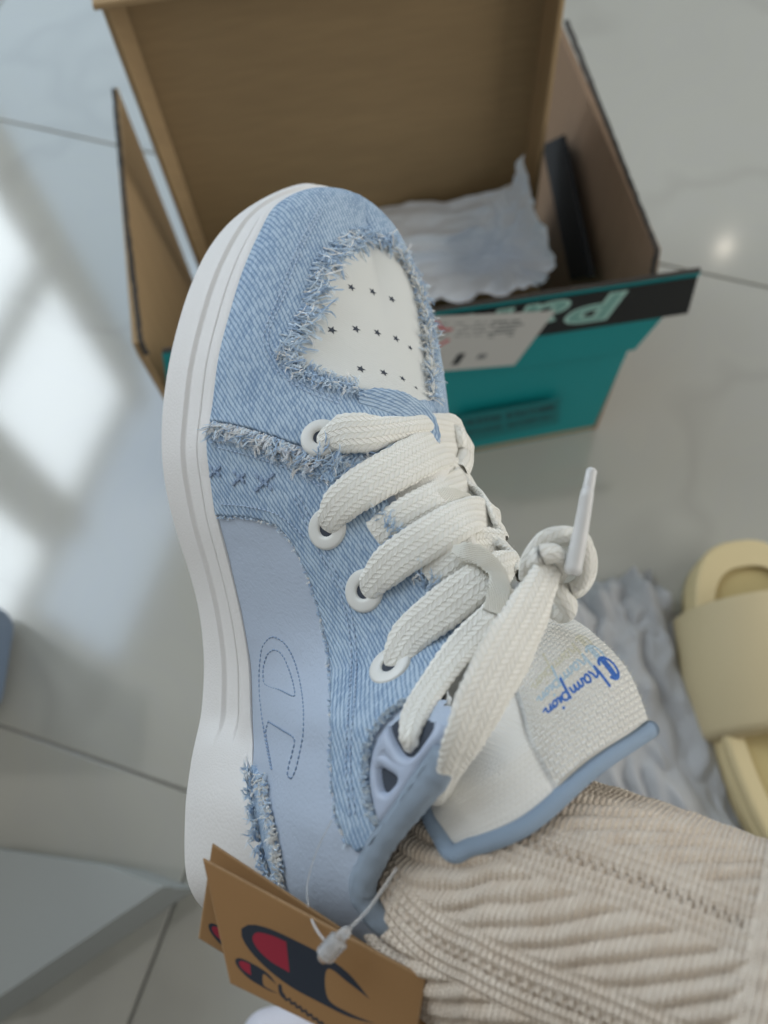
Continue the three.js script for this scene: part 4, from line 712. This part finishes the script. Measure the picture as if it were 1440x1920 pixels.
{ // free bow end over the tongue
  const d = (x, y, h) => { const q = hit(x, y); return (q ? depthOf(q.p.clone().addScaledVector(q.n, h / 1000)) : 0.236); };
  const tail = [[822, 1500, 44, 0.2165], [846, 1440, 64, 0.2062], [872, 1382, 86, 0.2025], [902, 1314, 104, 0.2035], [947, 1228, 112, 0.209], [988, 1153, 94, 0.217], [1017, 1092, 68, 0.224], [1034, 1062, 46, 0.2275]];
  part('lace', band(lacePts(tail.map(([x, y, w, dd]) => [x, y, w, 0, dd])), 0.0036, { n: 80 }), M.lace, shoe);
  // loose knot at the end and its aglet
  const kd = 0.231, K = (x, y, w, dd) => ({ p: shoePx(x, y, kd + dd), w: w * kd / FPX });
  const kt = (l, r) => { const c = new THREE.CatmullRomCurve3(l.map((q) => q.p), false, 'centripetal'), n = 48; let run = 0, last = null; return gridGeo(20, n, (i, j) => { const t = j / n, p = c.getPoint(t), T = c.getTangent(t), x = T.clone().cross(V3(0.2, 0.9, 0.4)).normalize(), y = x.clone().cross(T), a = i / 20 * 2 * Math.PI; if (i === 0) { if (last) run += p.distanceTo(last); last = p; } const f = t * (l.length - 1), k = Math.min(Math.floor(f), l.length - 2), w = lerp(l[k].w, l[k + 1].w, f - k) / 2; return { p: p.clone().addScaledVector(x, Math.cos(a) * w).addScaledVector(y, Math.sin(a) * w * 0.75), uv: [run, a * 0.0028] }; }, true); };
  part('lace_knot', mergeGeometries([
    kt([K(985, 1082, 34, 0.004), K(990, 1052, 40, 0), K(1012, 1020, 40, -0.002), K(1046, 1006, 40, -0.001), K(1082, 1010, 40, 0.002), K(1104, 1038, 38, 0.004), K(1103, 1076, 38, 0.003), K(1078, 1106, 38, 0), K(1050, 1112, 36, 0.002)]),
    kt([K(990, 1070, 30, 0.003), K(1012, 1042, 40, -0.006), K(1042, 1038, 38, -0.006), K(1056, 1062, 34, -0.002), K(1042, 1090, 34, 0.002)]),
    kt([K(1030, 1086, 40, 0.004), K(1052, 1116, 50, 0.0), K(1066, 1136, 46, 0.0), K(1050, 1150, 40, 0.006), K(1020, 1140, 36, 0.01)]),
    kt([K(1086, 1000, 30, 0.004), K(1098, 1020, 36, -0.003), K(1100, 1060, 36, -0.004), K(1088, 1096, 34, -0.001)])]), M.lace, shoe);
  const ag = [[1072, 1078, 17], [1080, 1040, 16], [1088, 1000, 14.5], [1096, 955, 13.2], [1101, 924, 12.4], [1102, 921, 11.2], [1106, 900, 10.6], [1110, 878, 10.2]].map(([x, y, r], i) => ({ p: shoePx(x, y, kd - 0.008 + i * 0.0006), r: r * kd / FPX }));
  const ac = new THREE.CatmullRomCurve3(ag.map((q) => q.p), false, 'centripetal'), tubeG = (k) => gridGeo(18, 40, (i, j) => { const f = j / 40 * (ag.length - 1), b = Math.min(Math.floor(f), ag.length - 2), T = ac.getTangent(j / 40), x = T.clone().cross(V3(0.2, 0.3, 0.9)).normalize(), y = x.clone().cross(T), a = i / 18 * 2 * Math.PI, r = lerp(ag[b].r, ag[b + 1].r, f - b) * k * (j === 0 || j === 40 ? 0.6 : 1); return { p: ac.getPoint(f / (ag.length - 1)).addScaledVector(x, Math.cos(a) * r).addScaledVector(y, Math.sin(a) * r), uv: [j, i] }; }, true);
  const agl = new THREE.Group(); agl.name = 'aglet'; shoe.add(agl);
  part('sleeve', tubeG(1), new THREE.MeshPhysicalMaterial({ color: lin(0.86, 0.86, 0.86), roughness: 0.2, transmission: 0.45, thickness: 0, ior: 1.45 }), agl);
  part('core', tubeG(0.6), stdm({ color: lin(0.68, 0.67, 0.64), roughness: 0.8 }), agl);
}
{ // lace keeper ribbon and denim loop
  const k = lacePts([[850, 1030, 18, 7], [870, 1032, 36, 10.5], [903, 1044, 46, 13.5], [932, 1074, 48, 14], [936, 1112, 44, 12.5], [920, 1148, 36, 9]]);
  part('lace_keeper', band(k, 0.0009, { flat: 4, n: 40, cap: false }), M.webbing, shoe);
  part('lace_label', band(lacePts([[806, 955, 70, 1.2], [850, 945, 74, 1.6], [890, 955, 60, 1]]), 0.0012, { flat: 5, n: 30 }), M.webbing, shoe);
  const lp = lacePts([[672, 750, 34, 1.6], [712, 752, 58, 4.2], [758, 762, 64, 7], [792, 782, 58, 10.2], [806, 806, 46, 10.6], [808, 826, 40, 7.5]]);
  part('lace_loop', band(lp, 0.0016, { flat: 4, n: 50, cap: false }), M.denim, shoe);
}

fuzz.build('lace_fuzz', M.fray, shoe);
// ---------------------------------------------------------------- leg in a knitted sock
{
  const p = thing('person', 'leg of a person in a beige cable knit sock wearing the denim sneaker', 'person', cw(V3(0.03, -0.1, -0.23)).add(EYE));
  const off = p.position;
  const path = [[800, 1530, 0.272, 0.020], [840, 1600, 0.255, 0.028], [900, 1668, 0.240, 0.0345], [1010, 1722, 0.228, 0.0362], [1160, 1782, 0.217, 0.0362], [1330, 1856, 0.207, 0.0362], [1520, 1936, 0.198, 0.0365], [1760, 2040, 0.19, 0.037], [2050, 2160, 0.184, 0.038]];
  const c = new THREE.CatmullRomCurve3(path.map(([x, y, d]) => at(x, y, d).sub(off)), false, 'centripetal'), rc = path.map((q) => [q[3]]), len = c.getLength();
  const ref = ray(900, 1700).normalize().negate();
  const frame = (t) => { const T = c.getTangent(t), y = ref.clone().addScaledVector(T, -ref.dot(T)).normalize(), x = T.clone().cross(y); return { P: c.getPoint(t), T, x, y }; };
  const relief = (s, w) => {                                      // s along the leg, w around it from the line that faces the camera, both in metres
    const P = 0.0295, k = Math.floor(w / P + 0.5), q = w / P - k;
    const inC = sstep(Math.abs(q), 0.31, 0.23);
    const ph = (s * 0.5 + q * P * 0.86) / 0.0045 + 0.5 * fbm(s * 60, w * 60, 4, 2) + k * 0.37, f = ph - Math.floor(ph);
    let h = inC * 0.0019 * (Math.pow(Math.sin(Math.PI * Math.pow(f, 1.25)), 0.7) - 0.6);               // slanted cable crossings
    const e = Math.abs(q) - 0.42; h += 0.00045 * Math.cos(e * 72) * (1 - inC);                // ribs between the cables
    const hole = (Math.abs(Math.abs(q) - 0.5) < 0.035 ? 1 : 0) * Math.pow(Math.max(0, Math.cos(s / 0.0024 * 6.283 + (q > 0 ? 3 : 0))), 3); h -= 0.0013 * hole;
    return h + 0.0011 * (fbm(s * 50, w * 70, 9, 3) - 0.5);
  };
  const tube = (t0, t1, nu, nv, k, rel, extra = 0) => gridGeo(nu, nv, (i, j) => {
    const t = lerp(t0, t1, j / nv), a = i / nu * 2 * Math.PI - Math.PI, f = frame(t), r = row(rc, t * (rc.length - 1))[0] * k + extra, w = a * r, s = t * len, rr_ = r + (rel ? relief(s, w) : 0);
    return { p: f.P.clone().addScaledVector(f.x, Math.sin(a) * rr_).addScaledVector(f.y, Math.cos(a) * rr_), uv: [s, w] };
  }, true);
  part('leg', tube(0, 1, 40, 60, 0.88, false), stdm({ color: lin(0.55, 0.38, 0.3), roughness: 0.7 }), p);
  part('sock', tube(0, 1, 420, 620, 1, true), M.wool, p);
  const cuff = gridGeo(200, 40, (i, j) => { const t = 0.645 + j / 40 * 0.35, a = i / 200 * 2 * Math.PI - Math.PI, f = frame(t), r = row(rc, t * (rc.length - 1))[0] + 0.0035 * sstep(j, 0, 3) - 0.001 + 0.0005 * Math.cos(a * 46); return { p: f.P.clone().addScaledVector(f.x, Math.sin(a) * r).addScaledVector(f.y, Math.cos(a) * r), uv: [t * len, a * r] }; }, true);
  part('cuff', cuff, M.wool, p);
  // unseen rest of the body, added behind the camera to shade the near floor
  const limb = (pts, r) => { const k = new THREE.CatmullRomCurve3(pts.map((q) => V3(...q).sub(off)), false, 'centripetal'); return gridGeo(20, 30, (i, j) => { const t = j / 30, T = k.getTangent(t), x = T.clone().cross(V3(0.9, 0.1, 0.3)).normalize(), y = x.clone().cross(T), a = i / 20 * 2 * Math.PI, e = Math.sqrt(Math.max(0.02, 1 - Math.pow(Math.abs(2 * t - 1), 6))), w = lerp(r[0], r[1], t) * e; return { p: k.getPoint(t).addScaledVector(x, Math.cos(a) * w).addScaledVector(y, Math.sin(a) * w), uv: [t, i / 20] }; }, true); };
  part('shade_legs', mergeGeometries([limb([[-0.12, 0.5, 0.75], [-0.2, 0.5, 0.4], [-0.24, 0.47, 0.22], [-0.25, 0.3, 0.2], [-0.25, 0.02, 0.24]], [0.09, 0.06]), limb([[0.14, 0.5, 0.75], [0.32, 0.56, 0.42], [0.47, 0.58, 0.16]], [0.09, 0.07])]), stdm({ color: lin(0.1, 0.1, 0.11), roughness: 0.95 }), p);
  part('shade_torso', limb([[0, 0.42, 0.7], [0, 0.75, 0.62], [0, 1.12, 0.5], [0, 1.34, 0.46]], [0.19, 0.17]), stdm({ color: lin(0.2, 0.19, 0.18), roughness: 0.95 }), p);
  const S = new Strands();
  for (let k = 0; k < 5200; k++) { const t = Math.pow(rnd(), 1.3) * 0.72, a = rr(-2, 2), f = frame(t), r = row(rc, t * (rc.length - 1))[0] + relief(t * len, a * row(rc, t * (rc.length - 1))[0]), o = f.x.clone().multiplyScalar(Math.sin(a)).addScaledVector(f.y, Math.cos(a)), q = f.P.clone().addScaledVector(o, r), d = V3(rr(-1, 1), rr(-1, 1), rr(-1, 1)).addScaledVector(o, 0.7).normalize(), L = rr(0.6, 1.7) / 1000; S.add([q, q.clone().addScaledVector(d, L * 0.5), q.clone().addScaledVector(d, L).addScaledVector(o, -0.3 * L)], 0.00004, mixc([0.62, 0.54, 0.46], [0.86, 0.8, 0.72], rnd())); }
  S.build('wool_fuzz', M.fray, p);
}

// ---------------------------------------------------------------- hang tags and their plastic fastener
{
  const logo = (x, C) => {                                        // navy C with a red field, in the pixels of the photograph seen on the tag
    const poly = (pts, col) => { x.fillStyle = col; x.beginPath(); spline2(pts, 90, true).forEach((p, i) => (i ? x.lineTo(p[0], p[1]) : x.moveTo(p[0], p[1]))); x.closePath(); x.fill(); };
    const flat = (pts, col) => { x.fillStyle = col; x.beginPath(); pts.forEach((p, i) => (i ? x.lineTo(p[0], p[1]) : x.moveTo(p[0], p[1]))); x.closePath(); x.fill(); };
    const cv = (pts) => spline2(pts, 40);
    const outer = [...cv([[697, 1868], [660, 1823], [618, 1792], [560, 1762], [510, 1740], [480, 1733], [460, 1737], [457, 1750], [468, 1773], [500, 1808], [550, 1846], [600, 1872], [660, 1900], [706, 1911]]), ...cv([[706, 1911], [660, 1893], [620, 1867], [621, 1814], [660, 1840], [697, 1868]])];
    flat(outer, '#1f2733');
    flat([...cv([[544, 1765], [512, 1752], [486, 1748], [479, 1757], [486, 1774], [510, 1798], [549, 1821]])], '#8e1e33');
  };
  const kraftFace = (w, h, map, seedv, draw) => canvas(w, h, (x) => {
    x.fillStyle = '#8f6c44'; x.fillRect(0, 0, w, h);
    for (let i = 0; i < 9000; i++) { x.fillStyle = `rgba(${rnd() < 0.5 ? '96,66,32' : '190,150,104'},${rr(0.03, 0.13)})`; x.fillRect(rr(0, w), rr(0, h), rr(1, 9), rr(1, 2.4)); }
    x.save(); x.transform(...map); draw(x); x.restore();
  });
  function makeTag(name, label, TL, TR, BL, BR, dTL, dTR, dBL, art) {
    const a = at(...TL, dTL), b = at(...TR, dTR), c = at(...BL, dBL), ex = b.clone().sub(a), ey = c.clone().sub(a), W = ex.length(), H = ey.length(); ex.normalize(); const nz = ex.clone().cross(ey).normalize(); if (nz.dot(ray(600, 1800)) > 0) nz.negate();
    const t = thing(name, label, 'hang tag', a, 'kraft hang tags tied to the sneaker');
    const sk = ey.clone().normalize(), br = (() => { const r = ray(...BR), k = a.clone().sub(EYE).dot(nz) / r.dot(nz), d = EYE.clone().addScaledVector(r, k).sub(a), g = ex.dot(sk), A = d.dot(ex), B = d.dot(sk), D = 1 - g * g; return [(A - g * B) / D, (B - g * A) / D]; })(), corners = [[0, 0], [W, 0], br, [0, H]];
    const s = new THREE.Shape(corners.map(([u, v]) => { const q = ex.clone().multiplyScalar(u).addScaledVector(sk, v), y = nz.clone().cross(ex); return new THREE.Vector2(q.dot(ex), q.dot(y)); }));
    const y = nz.clone().cross(ex), basis = new THREE.Matrix4().makeBasis(ex, y, nz);
    const g = new THREE.ExtrudeGeometry(s, { depth: 0.0009, bevelEnabled: true, bevelSize: 0.0005, bevelThickness: 0.0002, bevelSegments: 2 }); g.applyMatrix4(basis);
    part('card', g, M.kraft, t);
    const f = new THREE.BufferGeometry(), lift = nz.clone().multiplyScalar(0.00116), P = corners.map(([u, v]) => ex.clone().multiplyScalar(u).addScaledVector(sk, v).add(lift));
    f.setAttribute('position', new THREE.Float32BufferAttribute(P.flatMap((p) => p.toArray()), 3)); f.setAttribute('uv', new THREE.Float32BufferAttribute(corners.flatMap(([u, v]) => [u / W, 1 - v / H]), 2)); f.setIndex([0, 1, 2, 0, 2, 3]); f.computeVertexNormals();
    part('printed_face', f, stdm({ map: art, roughness: 0.8 }), t);
    return t;
  }
  // photograph pixel (x, y) = TL + X * (TR - TL) + Y * (BL - TL), which gives the tag's own coordinates for the artwork
  const inv = (TL, TR, BL, w, h) => { const a = TR[0] - TL[0], b = TR[1] - TL[1], c = BL[0] - TL[0], d = BL[1] - TL[1], D = a * d - b * c; const m = [d / D * w, -b / D * h, -c / D * w, a / D * h]; return [m[0], m[1], m[2], m[3], -(m[0] * TL[0] + m[2] * TL[1]), -(m[1] * TL[0] + m[3] * TL[1])]; };
  const TL = [386, 1613], TR = [795, 1834], BL = [437, 1838], BR = [768, 2000];
  const face = kraftFace(1024, 900, inv(TL, TR, BL, 1024, 900), 1, (x) => {
    logo(x);
    x.save(); x.translate(445, 1795); x.scale(0.33, 0.36); x.translate(-457, -1735); x.transform(1, 0, 0, 1, 0, 0); logo(x); x.restore();
    x.strokeStyle = '#1f2733'; x.lineCap = x.lineJoin = 'round';
    const pen = (w, pts) => { x.lineWidth = w; x.beginPath(); spline2(pts, 60).forEach((p, i) => (i ? x.lineTo(p[0], p[1]) : x.moveTo(p[0], p[1]))); x.stroke(); };
    pen(7, [[530, 1845], [532, 1857], [537, 1864]]);
    const wv = []; for (let i = 0; i < 26; i++) wv.push([537 + i * 5, 1864 + i * 3.4 + (i & 1 ? 3 : -3)]); pen(4.2, wv);
    x.font = '8px sans-serif'; x.lineWidth = 1; x.beginPath(); x.arc(687, 1916, 4, 0, 7); x.stroke(); x.fillStyle = '#1f2733'; x.font = 'bold 6px sans-serif'; x.fillText('R', 685, 1918);
  });
  const t1 = makeTag('hang_tag', 'front kraft hang tag printed with a large navy and red letter C', TL, TR, BL, BR, 0.222, 0.208, 0.2165, face);
  const TL2 = [402, 1586], TR2 = [806, 1852], BL2 = [378, 1755], BR2 = [790, 2010];
  const face2 = kraftFace(1024, 900, inv(TL2, TR2, BL2, 1024, 900), 2, (x) => { x.save(); x.translate(394, 1731); x.scale(0.33, 0.33); x.rotate(0.15); x.translate(-457, -1740); logo(x); x.restore(); });
  const t2 = makeTag('hang_tag', 'rear kraft hang tag peeking out behind the front one beside the heel', TL2, TR2, BL2, BR2, 0.2285, 0.2165, 0.2245, face2);
  const f = thing('tag_fastener', 'clear plastic fastener with a ribbed barrel holding the kraft tags', 'fastener', at(620, 1785, 0.207));
  const o = f.position, tube = (l, r, n = 40) => new THREE.TubeGeometry(new THREE.CatmullRomCurve3(l.map(([x, y, d]) => at(x, y, d).sub(o)), false, 'centripetal'), n, r, 8);
  const pl = stdm({ color: lin(0.72, 0.72, 0.72), roughness: 0.25 });
  const clear = new THREE.MeshPhysicalMaterial({ color: lin(0.95, 0.95, 0.95), roughness: 0.25, transmission: 0.8, thickness: 0.001, ior: 1.45 });
  part('filament', mergeGeometries([tube([[640, 1756, 0.2075], [690, 1705, 0.2105], [744, 1628, 0.213]], 0.00042), tube([[584, 1724, 0.2135], [594, 1744, 0.2105], [612, 1768, 0.207]], 0.00036), tube([[578, 1700, 0.217], [576, 1660, 0.222], [592, 1600, 0.223], [622, 1538, 0.2225]], 0.00018)]), clear, f);
  const bar = tube([[604, 1798, 0.2065], [612, 1788, 0.206], [630, 1766, 0.206], [648, 1748, 0.206]], 0.0014, 30), bp = bar.attributes.position; void bp;
  const rib = []; for (let k = 0; k < 5; k++) { const t = new THREE.TorusGeometry(0.0019, 0.0006, 8, 20), a = at(lerp(610, 634, k / 4), lerp(1790, 1764, k / 4), 0.206).sub(o); t.lookAt(at(648, 1748, 0.206).sub(at(604, 1798, 0.206))); t.translate(a.x, a.y, a.z); rib.push(t); }
  const ball = new THREE.SphereGeometry(0.0013, 14, 10), ba = at(649, 1747, 0.206).sub(o); ball.translate(ba.x, ba.y, ba.z);
  part('barrel', mergeGeometries([bar, ...rib, ball].map((g) => g)), clear, f);
}
renderer.render(scene, camera);
